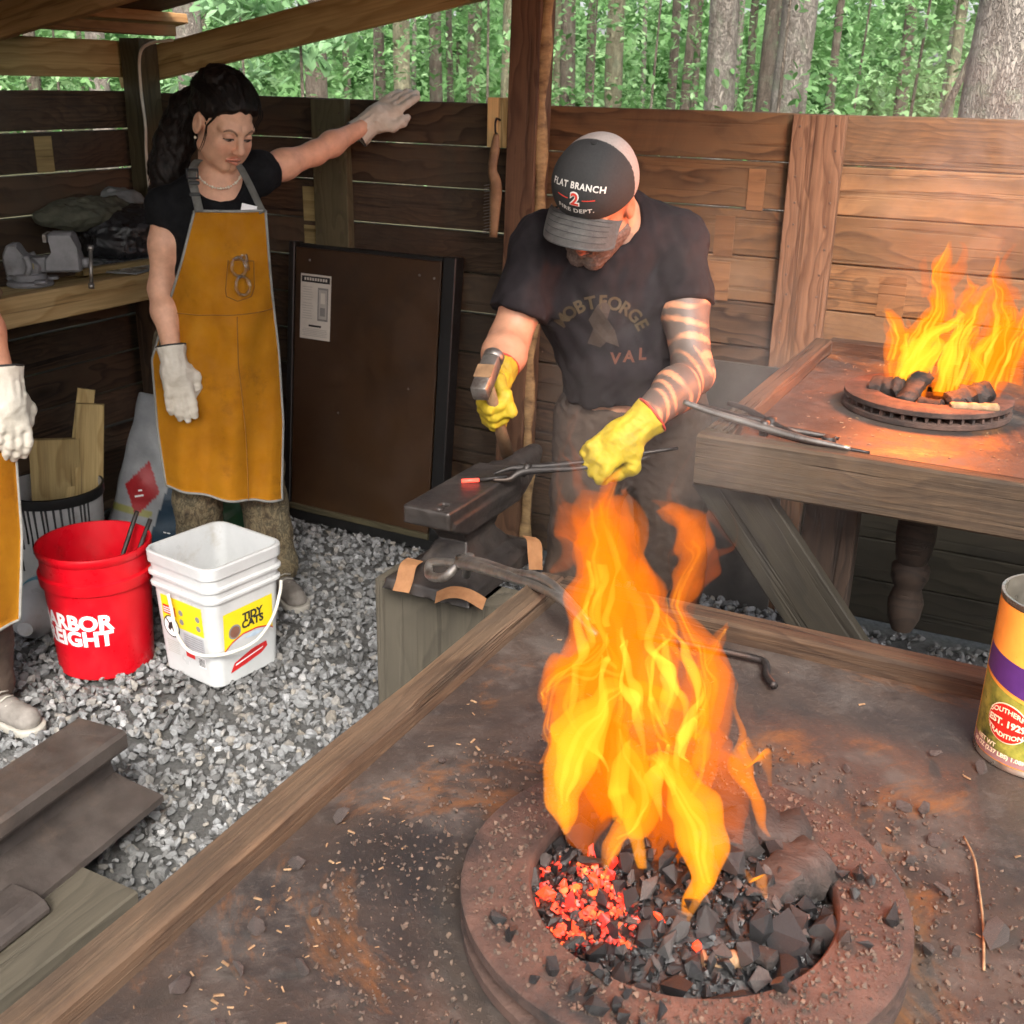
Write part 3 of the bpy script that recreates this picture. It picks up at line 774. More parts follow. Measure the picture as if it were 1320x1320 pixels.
# ---- near table
nt = thing('forge_table', 'near wooden forge table with sooty steel top and raised board rim', 'forge table')
MB().box(1.20, 1.16, .006, T(.045,.70,.957), .001).build('steel_top', M_plate, nt)
board('rim_board', 1.16, .038, .089, M_rim, nt, T(-.571,.687,.9405) @ RZ(PI/2), .003, .004)
board('rim_board', 1.22, .038, .089, M_rim, nt, T(.060,1.258,.9405), .003, .004)
board('rim_board', 1.18, .038, .089, M_rim, nt, T(.060,.097,.9405), .002)
board('rim_board', 1.08, .038, .089, M_rim, nt, T(.647,.66,.9405) @ RZ(PI/2), .002)
for x, y in ((-.48,.2),(-.48,1.15),(.57,.2),(.57,1.15)):
    board('leg', .93, .085, .085, M_pt, nt, T(x, y, .476) @ RY(-PI/2))
NCX, NCY = -.207, .736
rotor('thick rusty rotor ring holding the near fire', NCX, NCY, .9605, .179, .122, False)
# ---- far table
M_brace = wood('shaded green brace', (.008,.006,.004), (.030,.024,.015), rings=9, knots=False, grey=(.020,.016,.011))  # dark green wood, coloured darker still for the shade beneath the table top
ft = thing('forge_table', 'far forge table with reddish steel top, deep front rail and diagonal brace', 'forge table')
MB().box(1.30, .95, .006, T(.06,2.43,.965), .001).build('steel_top', M_plate, ft)
board('rim_board', .93, .045, .075, M_rim, ft, T(-.573,2.45,.965) @ RZ(PI/2+.008), .003, .004)
board('front_rail', 1.35, .040, .098, M_rim, ft, T(.08,1.966,.950), .003, .005)
board('rim_board', 1.30, .045, .075, M_rim, ft, T(.09,2.925,.965), .002)
board('rim_board', .9, .045, .075, M_rim, ft, T(.72,2.45,.965) @ RZ(PI/2), .002)
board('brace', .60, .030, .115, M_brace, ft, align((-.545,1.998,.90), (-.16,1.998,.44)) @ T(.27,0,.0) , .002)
M_dark = wood('shaded table leg', (.010,.006,.0045), (.030,.018,.012), rings=12, knots=False)  # leg wood colour deepened to carry the shade below the far table
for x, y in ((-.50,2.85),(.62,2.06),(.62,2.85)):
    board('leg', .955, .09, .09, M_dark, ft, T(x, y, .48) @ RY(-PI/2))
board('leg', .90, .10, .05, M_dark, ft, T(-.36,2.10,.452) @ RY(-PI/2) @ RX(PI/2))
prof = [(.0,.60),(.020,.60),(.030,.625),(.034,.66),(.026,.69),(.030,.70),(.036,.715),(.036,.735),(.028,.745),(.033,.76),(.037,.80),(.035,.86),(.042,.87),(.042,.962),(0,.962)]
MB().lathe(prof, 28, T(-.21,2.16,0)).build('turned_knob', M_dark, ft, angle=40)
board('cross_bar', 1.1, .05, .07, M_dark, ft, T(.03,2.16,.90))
rotor('flat vented rotor with square vents under the far fire', -.262, 2.475, .9685, .170, .10, True)

NEAR = [
 ([(-0.076,1.009,0.005),(-0.08,1.043,0.018),(-0.072,1.099,0.026),(-0.058,1.143,0.016)],0,0.42),
 ([(0.037,1.036,0.004),(0.032,1.065,0.011),(0.019,1.106,0.02),(0.004,1.142,0.013)],-0.01,0.42),
 ([(-0.019,0.992,0.008),(-0.021,1.023,0.027),(-0.021,1.075,0.036),(-0.028,1.121,0.022)],-0.02,0.4),
 ([(-0.03,1.044,0.003),(-0.04,1.078,0.008),(-0.051,1.114,0.01),(-0.046,1.158,0.005)],0.05,1.3),
 ([(-0.112,1.112,0.001),(-0.1,1.131,0.007),(-0.093,1.162,0.01),(-0.098,1.185,0.005)],0.03,0.8),
 ([(-0.054,0.999,0.011),(-0.061,1.067,0.033),(-0.061,1.14,0.037),(-0.057,1.199,0.033),(-0.072,1.247,0.027),(-0.082,1.285,0.02),(-0.08,1.321,0.009)],-0.035,0.48),
 ([(-0.072,1.086,0.019),(-0.084,1.148,0.03),(-0.069,1.217,0.03),(-0.075,1.268,0.026),(-0.085,1.305,0.015),(-0.089,1.322,0.006)],-0.015,0.5),
 ([(-0.007,1.077,0.025),(0.001,1.143,0.023),(0,1.19,0.02),(-0.016,1.231,0.013),(-0.006,1.264,0.009),(-0.016,1.291,0.011),(-0.041,1.316,0.008)],-0.02,0.5),
 ([(-0.017,1.269,0.003),(-0.016,1.29,0.006),(-0.028,1.308,0.008),(-0.044,1.322,0.002)],0,0.5),
 ([(-0.031,1.31,0.003),(-0.014,1.316,0.005),(0,1.31,0.004),(0.01,1.291,0.001)],0.012,0.42),
 ([(-0.06,1.196,0.016),(-0.092,1.18,0.019),(-0.111,1.163,0.009),(-0.118,1.147,0.003)],0.005,0.6),
 ([(-0.086,1.052,0.003),(-0.092,1.089,0.013),(-0.086,1.126,0.019),(-0.076,1.161,0.014),(-0.062,1.193,0.005)],0.03,1.15),
 ([(0.008,0.998,0.002),(0.014,1.045,0.015),(0.006,1.089,0.018),(-0.01,1.12,0.014),(-0.032,1.151,0.005)],0.045,1.1),
 ([(-0.056,1.032,0.002),(-0.051,1.062,0.009),(-0.033,1.093,0.015),(-0.04,1.133,0.012),(-0.055,1.167,0.004)],0.04,0.9),
 ([(-0.083,1.248,0.003),(-0.061,1.194,0.005),(-0.03,1.181,0.007),(-0.008,1.17,0.003)],0.02,0.95),
 ([(0.003,1.118,0.004),(0.003,1.153,0.007),(-0.01,1.197,0.006),(-0.023,1.224,0.003)],0.02,0.95),
 ([(0.063,1.05,0.002),(0.048,1.091,0.011),(0.037,1.118,0.011),(0.028,1.151,0.004),(0.022,1.194,0.001)],0,0.8),
 ([(0.028,1.143,0.006),(0.052,1.127,0.007),(0.065,1.11,0.001)],0.015,0.9),
 ([(0.002,1.135,0.012),(0.009,1.187,0.011),(0.014,1.213,0.007),(0.021,1.23,0.002)],-0.01,0.6),
 ([(0.046,1.059,0.001),(0.055,1.052,0.004),(0.061,1.038,0.001)],0.05,1.2),
 ([(-0.105,1.112,0.006),(-0.111,1.139,0.01),(-0.101,1.175,0.013),(-0.079,1.204,0.011)],0,0.5),
 ([(-0.015,1.106,0.024),(-0.029,1.126,0.024),(-0.043,1.159,0.023),(-0.034,1.201,0.015),(-0.042,1.227,0.006)],-0.03,0.6),
 ([(-0.067,1.327,0.004),(-0.058,1.298,0.007),(-0.049,1.269,0.006),(-0.053,1.238,0.003)],0.01,0.6),
 ([(-0.005,1.232,0.003),(-0.001,1.261,0.004),(-0.006,1.282,0.005),(-0.002,1.3,0.002)],0,0.35),
 ([(-0.095,1.325,0.003),(-0.098,1.301,0.008),(-0.108,1.28,0.006),(-0.115,1.271,0.002)],0.01,0.4),
 ([(-0.087,1.134,0.001),(-0.091,1.173,0.003),(-0.088,1.212,0.003),(-0.088,1.244,0.001)],0.007,2.2),
 ([(-0.021,1.178,0.001),(-0.024,1.203,0.004),(-0.024,1.228,0.002),(-0.026,1.25,0.001)],0.043,2.2),
 ([(-0.064,1.096,0.001),(-0.073,1.132,0.005),(-0.073,1.168,0.002),(-0.077,1.198,0.001)],0.014,2.2),
 ([(-0.003,1.106,0.001),(-0.007,1.136,0.004),(-0,1.167,0.002),(0.001,1.192,0.001)],0.004,2.2),
 ([(-0.024,1.067,0.001),(-0.026,1.09,0.005),(-0.023,1.114,0.003),(-0.023,1.134,0.001)],0.01,2.2),
 ([(-0.009,1.097,0.001),(-0.008,1.134,0.004),(-0.005,1.17,0.003),(-0.003,1.2,0)],0.005,2.2),
 ([(-0.009,1.131,0.001),(-0.013,1.161,0.002),(-0.023,1.189,0.003),(-0.029,1.213,0.001)],0.012,2.2),
 ([(-0.037,1.135,0.001),(-0.045,1.167,0.004),(-0.049,1.199,0.003),(-0.054,1.226,0.001)],0.026,2.2),
 ([(-0.003,1.171,0.001),(-0.006,1.209,0.004),(-0.017,1.244,0.002),(-0.023,1.274,0)],0.044,2.2),
 ([(-0.012,1.105,0.002),(-0.018,1.122,0.003),(-0.018,1.14,0.002),(-0.02,1.154,0.001)],0.039,2.2),
 ([(-0.08,1.139,0.001),(-0.073,1.17,0.004),(-0.073,1.2,0.002),(-0.07,1.225,0.001)],0.025,2.2),
 ([(-0.025,1.172,0.001),(-0.028,1.206,0.004),(-0.033,1.239,0.003),(-0.036,1.266,0)],0.024,2.2),
 ([(-0.039,1.151,0.001),(-0.046,1.181,0.004),(-0.053,1.209,0.003),(-0.059,1.233,0.001)],0.018,2.2),
]
FAR = [
 ([(-0.027,0.983,0.025),(-0.037,1.053,0.046),(-0.028,1.121,0.043),(-0.015,1.171,0.022),(-0.027,1.202,0.005)],-0.02,0.62),
 ([(0.038,0.99,0.031),(0.037,1.061,0.051),(0.045,1.127,0.045),(0.069,1.186,0.03),(0.094,1.243,0.008)],-0.02,0.62),
 ([(0.098,1.002,0.024),(0.108,1.067,0.038),(0.12,1.133,0.032),(0.128,1.19,0.012)],-0.025,0.6),
 ([(-0.074,1.006,0.008),(-0.082,1.066,0.022),(-0.077,1.123,0.028),(-0.097,1.154,0.013),(-0.113,1.162,0.004)],0,0.6),
 ([(-0.013,1.107,0.036),(-0.004,1.181,0.029),(-0.012,1.249,0.022),(-0.009,1.314,0.002)],-0.01,0.55),
 ([(0.004,1.222,0.012),(0.019,1.265,0.013),(0.013,1.311,0.003)],0.01,0.4),
 ([(-0.039,1.204,0.008),(-0.044,1.244,0.01),(-0.056,1.277,0.003)],0,0.3),
 ([(0.096,1.013,0.045),(0.119,1.114,0.044),(0.109,1.197,0.031),(0.087,1.269,0.013),(0.078,1.287,0.003)],0,0.5),
 ([(0.125,1.204,0.02),(0.107,1.267,0.01),(0.122,1.321,0.002)],0.01,0.35),
 ([(0.142,1.041,0.032),(0.158,1.148,0.037),(0.172,1.22,0.011)],-0.01,0.5),
 ([(0.027,1.171,0.017),(0.049,1.221,0.016),(0.038,1.255,0.004)],-0.02,0.5),
 ([(-0.05,1.009,0.009),(-0.037,1.072,0.021),(-0.018,1.128,0.018),(0.046,1.177,0.007)],0.03,1.3),
 ([(-0.065,1.024,0.006),(-0.058,1.086,0.014),(-0.058,1.135,0.006)],0.03,1.3),
 ([(0.02,1.013,0.012),(0.024,1.095,0.016),(0.037,1.166,0.006)],0.035,1.3),
 ([(0.06,1.033,0.007),(0.09,1.109,0.012),(0.114,1.159,0.005)],0.03,1.1),
 ([(-0.02,1.01,0.015),(-0.037,1.049,0.025),(-0.003,1.102,0.015),(-0.003,1.134,0.004)],0.04,1.3),
 ([(0.077,1.018,0.009),(0.089,1.06,0.017),(0.064,1.106,0.012),(0.075,1.148,0.003)],0.03,0.9),
 ([(-0.058,1.028,0.002),(-0.054,1.055,0.005),(-0.046,1.079,0.004),(-0.039,1.096,0.001)],0.036,2),
 ([(0.014,1.042,0.001),(0.02,1.093,0.005),(0.034,1.137,0.004),(0.046,1.168,0.002)],0.024,2),
 ([(0.006,1.041,0.001),(0.01,1.078,0.005),(0.02,1.11,0.004),(0.029,1.132,0.002)],0.013,2),
 ([(0.049,1.013,0.002),(0.054,1.052,0.005),(0.065,1.086,0.003),(0.074,1.111,0.001)],0.036,2),
 ([(0.125,1.028,0.002),(0.13,1.072,0.004),(0.141,1.111,0.004),(0.151,1.138,0.002)],0.038,2),
 ([(0.096,1.059,0.001),(0.1,1.095,0.004),(0.109,1.126,0.004),(0.118,1.148,0.001)],0.022,2),
 ([(-0.01,1.029,0.002),(-0.005,1.06,0.004),(0.003,1.087,0.004),(0.011,1.107,0.001)],0.032,2),
 ([(0.049,1.064,0.001),(0.053,1.099,0.004),(0.062,1.129,0.004),(0.071,1.151,0.001)],0.024,2),
]

near_fire = fire('tall orange flame rising from coals on the near table', (NCX, NCY, .975), (.271,-.963,0), (.963,.271,0), NEAR, 1, 1.9, .23)
far_fire = fire('wind-bent orange flame on the far table rotor', (-.26, 2.49, .985), (.104,-.995,0), (.995,.104,0), FAR, 1, 12, .18)

# ---- drifting smoke
def smoke(label, c, r, dens, seed):
    b = MB(); bmesh.ops.create_icosphere(b.bm, subdivisions=3, radius=1)
    t = NT('smoke'); t.n.remove(t.b); v = t.add('TexCoord').outputs['Object']
    ln = t.add('VectorMath', {0: v}, operation='LENGTH').outputs['Value']
    fall = t.ramp(ln, [(.1,(1,1,1)), (.95,(0,0,0))]); nz = t.noise(t.add('VectorMath', {0: v, 1: (seed,0,0)}, operation='ADD').outputs[0], 2.6, 3, .6, .8)
    d = t.math('MULTIPLY', t.math('MULTIPLY', fall, t.ramp(nz, [(.42,(0,0,0)), (.68,(1,1,1))])), dens)
    pv = t.add('VolumePrincipled', {'Density': d, 'Color': (.8,.78,.76,1)})
    t.t.links.new(pv.outputs[0], t.n['Material Output'].inputs['Volume'])
    o = b.build('smoke', t.m, None, T(*c) @ Matrix.Diagonal((*r,1)), smooth=True); return tag(o, label, 'smoke', kind='stuff')
smoke('thin grey smoke drifting past the smith above the near fire', (-.52,1.72,1.12), (.34,.36,.42), .5, 3)
smoke('thin grey smoke rising along the right plank wall from the far fire', (-.20,2.72,1.45), (.42,.36,.42), .8, 8)
# ---- coal, embers, charred wood
CT = [rock(300+i, 11, (1, random.uniform(.6,.95), random.uniform(.5,.85))) for i in range(9)]
coal_me = []
for i, (V, F) in enumerate(CT):
    me = pyd('coal_lump', V, F); me.materials.append(M_coal); coal_me.append(me)
M_ashy = surf('ashy coal', (.022,.021,.021), (.075,.070,.067), .75, 0, scale=40, c3=(.22,.195,.175), s3=25, bump=.5, bscale=160)
ash_me = []
for me in coal_me:
    q = me.copy(); q.materials[0] = M_ashy; ash_me.append(q)
def lump(name, me, p, s, label, cat, group=None, rot=None):
    o = bpy.data.objects.new(name, me); COL.objects.link(o); o.location = p; o.scale = (s, s*random.uniform(.7,1), s*random.uniform(.6,.9))
    o.rotation_euler = rot or (random.uniform(0,6), random.uniform(0,6), random.uniform(0,6)); return tag(o, label, cat, group)
rc = random.Random(5); placed = []
def mound(x, y):
    d = math.hypot(x-NCX, y-NCY)/.122
    back = max(0, min(1, ((y-NCY)*.963-(x-NCX)*.271)/.09*.5+.55))
    return .974 + (.030+.024*back)*max(0, 1-d*d)
# bed of fine coal filling the ring
V = []; 
b = MB(); rows = []
for i in range(14):
    rr = .121*i/13; rows.append([(NCX+rr*math.cos(a), NCY+rr*math.sin(a), mound(NCX+rr*math.cos(a), NCY+rr*math.sin(a))-.006+.004*mnoise.noise(Vector((rr*60*math.cos(a), rr*60*math.sin(a), 3)))) for a in np.linspace(0, 2*PI, 49)])
b.sheet(rows); tag(b.build('coal_bed', M_coal, smooth=True), 'bed of fine black coal filling the near rotor ring', 'coal', kind='stuff')
P = []
while len(P) < 1100:
    a = RNG.uniform(0, 2*PI); dd = .122*math.sqrt(RNG.random()); x, y = NCX+dd*math.cos(a), NCY+dd*math.sin(a); P.append((x, y, mound(x, y)-.001))
P = np.array(P); V, F = scatter(CT, P, RNG.uniform(.0022,.0058,len(P))[:,None], RNG)
tag(link('fine_coal', pyd('fine_coal', V, F), M_coal), 'fine black coal grit between the lumps of the near fire', 'coal', kind='stuff')
cnt = 0; tries = 0
while cnt < 230 and tries < 20000:
    tries += 1
    a = rc.uniform(0, 2*PI); d = .125*math.sqrt(rc.random())
    x, y = NCX+d*math.cos(a), NCY+d*math.sin(a)
    if (y-NCY) > .07 and rc.random() < .6: continue
    s = rc.choice([.008,.010,.012,.014,.017,.020,.024,.028])
    if any((x-u)**2+(y-v)**2 < (.52*(s+w))**2 for u, v, w in placed): continue
    placed.append((x, y, s)); cnt += 1
    al, bl = (x-NCX)*.963+(y-NCY)*.271, (x-NCX)*.271-(y-NCY)*.963
    hot = (-.115 < al < -.035 and -.02 < bl < .062 and s < .013) or (-.035 < al < .02 and .045 < bl < .075 and s < .010)
    z = mound(x, y)+s*.25
    if hot and rc.random() < .62:
        o = bpy.data.objects.new('ember', coal_me[cnt % 9].copy()); COL.objects.link(o); o.data.materials[0] = rc.choice(M_ember)
        o.location = (x, y, z-.002); o.scale = (s, s*.8, s*.7); o.rotation_euler = (rc.uniform(0,6), rc.uniform(0,6), rc.uniform(0,6))
        tag(o, 'red glowing ember among black coals at the edge of the near fire', 'ember', 'embers in the near fire')
    else:
        lab, grp = (('large angular black coal lump inside the near rotor ring', 'large coals in the near ring') if s > .011 else ('small black coal pebble inside the near rotor ring', 'small coals in the near ring'))
        if s > .0065 and rc.random() < .22: lab, grp, mi = 'ash-dusted grey coal lump inside the near rotor ring', 'ashy coals in the near ring', 1
        else: mi = 0
        lump('coal_lump', (coal_me, ash_me)[mi][cnt % 9], (x, y, z), s, lab, 'coal', grp)
P = []
while len(P) < 430:
    al, bl = RNG.uniform(-.122,-.03), RNG.uniform(-.035,.075)
    if math.hypot(al, bl) > .119 or bl < -.02+(al+.12)*.9-.02 or bl > .03+(al+.125)*1.1: continue
    x, y = NCX+.963*al+.271*bl, NCY+.271*al-.963*bl; P.append((x, y, mound(x, y)+RNG.uniform(-.003,.003)))
P = np.array(P); V, F = scatter(CT, P, RNG.uniform(.0018,.0046,len(P))[:,None], RNG)
te = NT('ember bed'); te.put(te.b.inputs['Base Color'], (.03,.015,.012,1)); gi = te.add('NewGeometry').outputs['Random Per Island']; nn = te.noise(te.coords(rnd=False), 42, 3)
te.put(te.b.inputs['Emission Color'], te.ramp(gi, [(0,(.6,.01,.004)), (.6,(1,.045,.02)), (1,(1,.16,.03))])); te.put(te.b.inputs['Emission Strength'], te.math('MULTIPLY', te.ramp(nn, [(.44,(0,0,0)), (.66,(1,1,1))]), 1.6))
tag(link('ember_bed', pyd('ember_bed', V, F), te.m), 'red glowing ember bed under the left side of the near flame', 'embers', kind='stuff')
# coals spilled over the rim of the ring
for k in range(26):
    a = rc.uniform(-2.4, -.55) if k < 19 else rc.uniform(-.3, .6); d = rc.uniform(.124, .165); s = rc.uniform(.006,.013)
    lump('coal_lump', coal_me[k % 9], (NCX+d*math.cos(a), NCY+d*math.sin(a), .9975+s*.5), s, 'dark coal lump spilled onto the near rotor ring', 'coal', 'coals spilled onto the near ring')
def charlog(label, p, q, r, seed, mat=M_char, nm='charred_log'):
    b = MB(); n = 18; p, q = Vector(p), Vector(q); L = (q-p).length
    pts = [p+(q-p)*i/(n-1) for i in range(n)]
    b.tube(pts, [r*(.82+.3*abs(mnoise.noise(Vector((i*.35, seed, 0)))) - (.25 if i in (0, n-1) else 0)) for i in range(n)], 12, flat=.8)
    for v in b.bm.verts: v.co += Vector((mnoise.noise(v.co*60+Vector((seed,0,0))), mnoise.noise(v.co*60+Vector((0,seed,0))), mnoise.noise(v.co*60)))*r*.26
    o = b.build(nm, mat, angle=50); return tag(o, label, 'charred wood')
charlog('thick charred log lying under the tall flame', (-.285,.745,1.0), (-.165,.800,1.012), .034, 1)
charlog('charred split log at the back of the near ring', (-.265,.815,1.01), (-.130,.835,1.0), .028, 2)
charlog('blackened log stub leaning on the right coals', (-.155,.745,.99), (-.115,.815,1.0), .027, 3)
charlog('short ashy stick across the front coals', (-.165,.698,.990), (-.118,.690,.992), .009, 4)
charlog('brown half-burnt stick beside the ashy stick', (-.170,.672,.988), (-.140,.683,.99), .008, 5, M_chip)
for lab, p, q, r, s in [('charred block at the left of the far fire', (-.375,2.46,1.005), (-.30,2.45,1.015), .030, 6), ('black log wedged upright in the far fire', (-.30,2.40,.99), (-.275,2.47,1.05), .026, 7), ('reddish charred log at the right of the far fire', (-.215,2.41,1.0), (-.14,2.45,1.03), .034, 8), ('small black coal chunk in the middle of the far rotor', (-.27,2.40,1.0), (-.22,2.39,.998), .018, 9)]:
    charlog(lab, p, q, r, s)
charlog('pale unburnt wood slab in front of the far fire', (-.205,2.375,1.006), (-.115,2.40,1.008), .014, 10, M_chip, 'wood_slab')

# ---- litter on the tables
chipT = [(np.array([(-1,-.3,-.12),(1,-.22,-.1),(.9,.25,-.12),(-.95,.3,-.1),(-.9,-.25,.15),(.95,-.2,.12),(.85,.22,.15),(-1,.25,.1)], np.float32), np.array([(0,2,1),(0,3,2),(4,5,6),(4,6,7),(0,1,5),(0,5,4),(1,2,6),(1,6,5),(2,3,7),(2,7,6),(3,0,4),(3,4,7)]))]
def chips(n, boxes, smin_, smax_, rng):
    P = []
    for (x0,x1,y0,y1,z,w) in boxes:
        k = int(n*w); P.append(np.stack([rng.uniform(x0,x1,k), rng.uniform(y0,y1,k), np.full(k, z)], 1))
    P = np.concatenate(P); return P, rng.uniform(smin_, smax_, len(P))**1.0
P, s = chips(650, [(-.53,.5,.30,1.20,.962,.55),(-.53,-.30,.95,1.20,.962,.22),(-.53,-.44,.4,1.0,.962,.23)], .0007, .0033, RNG); s = .0007+.0036*RNG.random(len(P))**3
d = np.hypot(P[:,0]-NCX, P[:,1]-NCY); k = (d > .183) & (np.sin(P[:,0]*19+2*np.sin(P[:,1]*11))*np.sin(P[:,1]*17+1.5*np.sin(P[:,0]*13)) > -.15); P, s = P[k], s[k]
V, F = scatter(chipT, P, s[:,None], RNG, yaw_rots(len(P), RNG, .12))
tag(link('wood_chips', pyd('wood_chips', V, F), M_chip), 'pale wood chips scattered over the near steel table top', 'wood chips', kind='stuff')
P2 = []; 
for k in range(9000):
    a = RNG.uniform(0, 2*PI); dd = RNG.uniform(.126, .30)**1.0
    if dd > .18 and RNG.random() < .35: continue
    if .172 < dd < .186: continue
    P2.append((NCX+dd*math.cos(a), NCY+dd*math.sin(a), .9985 if dd < .175 else .9625))
P2 = np.array(P2); P2 = P2[(P2[:,0] > -.53) & (P2[:,1] > .13)]
s2 = .0005+.0026*RNG.random(len(P2))**2.5
V, F = scatter([rock(500+i, 8) for i in range(4)], P2, s2[:,None], RNG)
M_crumb = surf('ash crumb', (.022,.018,.016), (.135,.088,.062), .9, scale=120, bump=0)
tag(link('ash_crumbs', pyd('ash_crumbs', V, F), M_crumb), 'brown ash and coal crumbs strewn on and around the near ring', 'ash', kind='stuff')
M_clink = surf('clinker', (.04,.032,.03), (.12,.09,.08), .8, scale=50, c3=(.26,.17,.13), s3=30, bump=.8, bscale=150)
clm = []
for i in range(5):
    V, F = rock(700+i, 18, (1,.8,.65)); me = pyd('clinker', V, F); me.materials.append(M_clink); clm.append(me)
CL = [(.027,.831,.016),(-.051,.983,.010),(-.055,1.093,.008),(-.01,1.086,.010),(-.068,.98,.009),(-.524,.712,.012),(-.441,.542,.010),(-.51,.482,.013),(-.40,1.12,.007),(-.491,.839,.007),(-.035,.94,.009),(-.05,.90,.008),(-.02,.87,.010),(.0,.80,.008),(-.47,.60,.008),(-.50,.56,.011),(-.485,.52,.008),(-.06,.86,.012),(-.08,.90,.010),(-.02,.79,.011),(-.52,.64,.010),(-.46,.47,.008),(-.10,.97,.007),(-.13,1.02,.007)]
for i, (x, y, s) in enumerate(CL):
    lab = 'large dark clinker lump right of the near ring' if i == 0 else 'small dark clinker lump on the near steel table top'
    lump('clinker', clm[i % 5], (x, y, .9605+s*.6), s, lab, 'clinker', None if i == 0 else 'clinkers on the near table')
P, s = chips(420, [(-.54,.3,2.0,2.9,.9695,1.0)], .0012, .004, RNG)
d = np.hypot(P[:,0]+.262, P[:,1]-2.475); P, s = P[d > .175], s[d > .175]
V, F = scatter(chipT, P, s[:,None], RNG, yaw_rots(len(P), RNG, .12))
tag(link('bark_bits', pyd('bark_bits', V, F), M_chip), 'fine bark and wood bits on the far steel table top', 'wood chips', kind='stuff')
o = MB().tube(catmull([(-.012,.963,.9625),(.0,.93,.965),(.007,.898,.963),(.016,.845,.964),(.022,.792,.9625)], 24), .0011, 6).build('dry_twig', M_chip, smooth=True)
tag(o, 'thin pale dry twig lying right of the near ring', 'twig')
o = MB().tube(catmull([(-.42,1.19,.968),(-.34,1.195,.968),(-.275,1.198,.968),(-.258,1.19,.968),(-.250,1.165,.967),(-.236,1.145,.967)], 30), .0045, 8).build('bent_rod', M_iron, smooth=True)
tag(o, 'dark bent iron rod lying along the back rim of the near table', 'iron rod')

# ---- can with printed label
can = thing('food_can', 'open food can with orange and purple printed label on the near table', 'can', (.033,1.150,.9605), math.radians(-14))
CR, CH = .0555, .178
M_tin = surf('tin', (.35,.32,.27), (.55,.5,.42), .35, .9, scale=20, bump=.05)
MB().lathe([(0,.003),(CR-.002,.003),(CR-.001,0),(CR+.0012,.001),(CR+.0012,.004),(CR,.006),(CR,CH-.006),(CR+.0014,CH-.004),(CR+.0014,CH),(CR-.0014,CH),(CR-.0014,.006),(0,.006)], 64).build('shell', M_tin, can, angle=35)
def can_print(name, u0, u1, z0, z1, mat, off, edge=None, nu=40, nz=6):
    """curved print patch: u in radians (0 = toward camera side, minus = left)"""
    rows = []
    for i in range(nz+1):
        row = []
        for j in range(nu+1):
            u = u0+(u1-u0)*j/nu; f = i/nz
            lo = z0(u) if callable(z0) else z0; hi = z1(u) if callable(z1) else z1
            a = -PI/2+u; row.append(((CR+off)*math.cos(a), (CR+off)*math.sin(a), lo+(hi-lo)*f))
        rows.append(row)
    return MB().sheet(rows).build(name, mat, can, smooth=True)
can_print('label', -3.1, 3.1, .007, CH-.007, flat('label orange', (.80,.36,.055), .35), .0005, nu=72)
wv = lambda base, amp: (lambda u: base+amp*math.cos(u*1.0+.5))
can_print('label_band', -1.15, 1.4, lambda u: .088-.010*math.sin(u*1.2+.6), lambda u: .118-.006*math.sin(u*1.2+.6), flat('label purple', (.075,.025,.16), .35), .0009)
can_print('label_picture', -1.15, 1.4, .010, lambda u: .084-.010*math.sin(u*1.2+.6), surf('pickle print', (.10,.14,.02), (.42,.40,.07), .4, scale=38, c3=(.03,.035,.012), s3=24, bump=0), .0009)
can_print('label_base', -1.15, 1.4, .0085, lambda u: .024-.006*math.cos(u), flat('label mauve', (.30,.17,.17), .4), .0012)
can_print('label_seam', -1.33, -1.17, .008, CH-.008, flat('label yellow', (.72,.45,.10), .4), .0010, nu=6)
def can_text(txt, size, uc, zc, mat, bold=.0, off=.0018, arc=0, name='lettering'):
    v, f = dense(*text_mesh(txt, size, bold), .004)
    def fn(p):
        u = p.x/CR+uc; a = -PI/2+u
        return Vector(((CR+off)*math.cos(a), (CR+off)*math.sin(a), zc+p.y-arc*p.x*p.x))
    return mapped(name, v, f, fn, mat, can)
def can_disc(uc, zc, rx, rz, mat, off, name):
    vs = [(0,0)]+[(rx*math.cos(t), rz*math.sin(t)) for t in np.linspace(0, 2*PI, 33)[:-1]]
    v = [Vector((x, y, 0)) for x, y in vs]; f = [(0, i+1, (i+1) % 32+1) for i in range(32)]
    def fn(p):
        u = p.x/CR+uc; a = -PI/2+u; return Vector(((CR+off)*math.cos(a), (CR+off)*math.sin(a), zc+p.y))
    v2, f2 = dense(v, f, .006); return mapped(name, v2, f2, fn, mat, can)
M_lred = flat('label red', (.55,.02,.012), .4); M_cream = flat('label cream', (.85,.74,.52), .4)
can_disc(-.28, .052, .0225, .0215, M_cream, .0016, 'emblem_edge'); can_disc(-.28, .052, .0213, .0203, M_lred, .0020, 'emblem')
can_text('SOUTHERN', .0075, -.28, .0655, M_cream, .0002, .0026, 14); can_text('EST. 1929', .0098, -.28, .052, M_cream, .0004, .0026); can_text('TRADITION', .0070, -.28, .0385, M_cream, .0002, .0026, -14)
can_text('NET WT', .0066, -.62, .0235, M_cream, .0002, .0026); can_text('38 OZ (2.37 LBS) 1.08KG', .0064, -.34, .0165, M_cream, .0002, .0026)

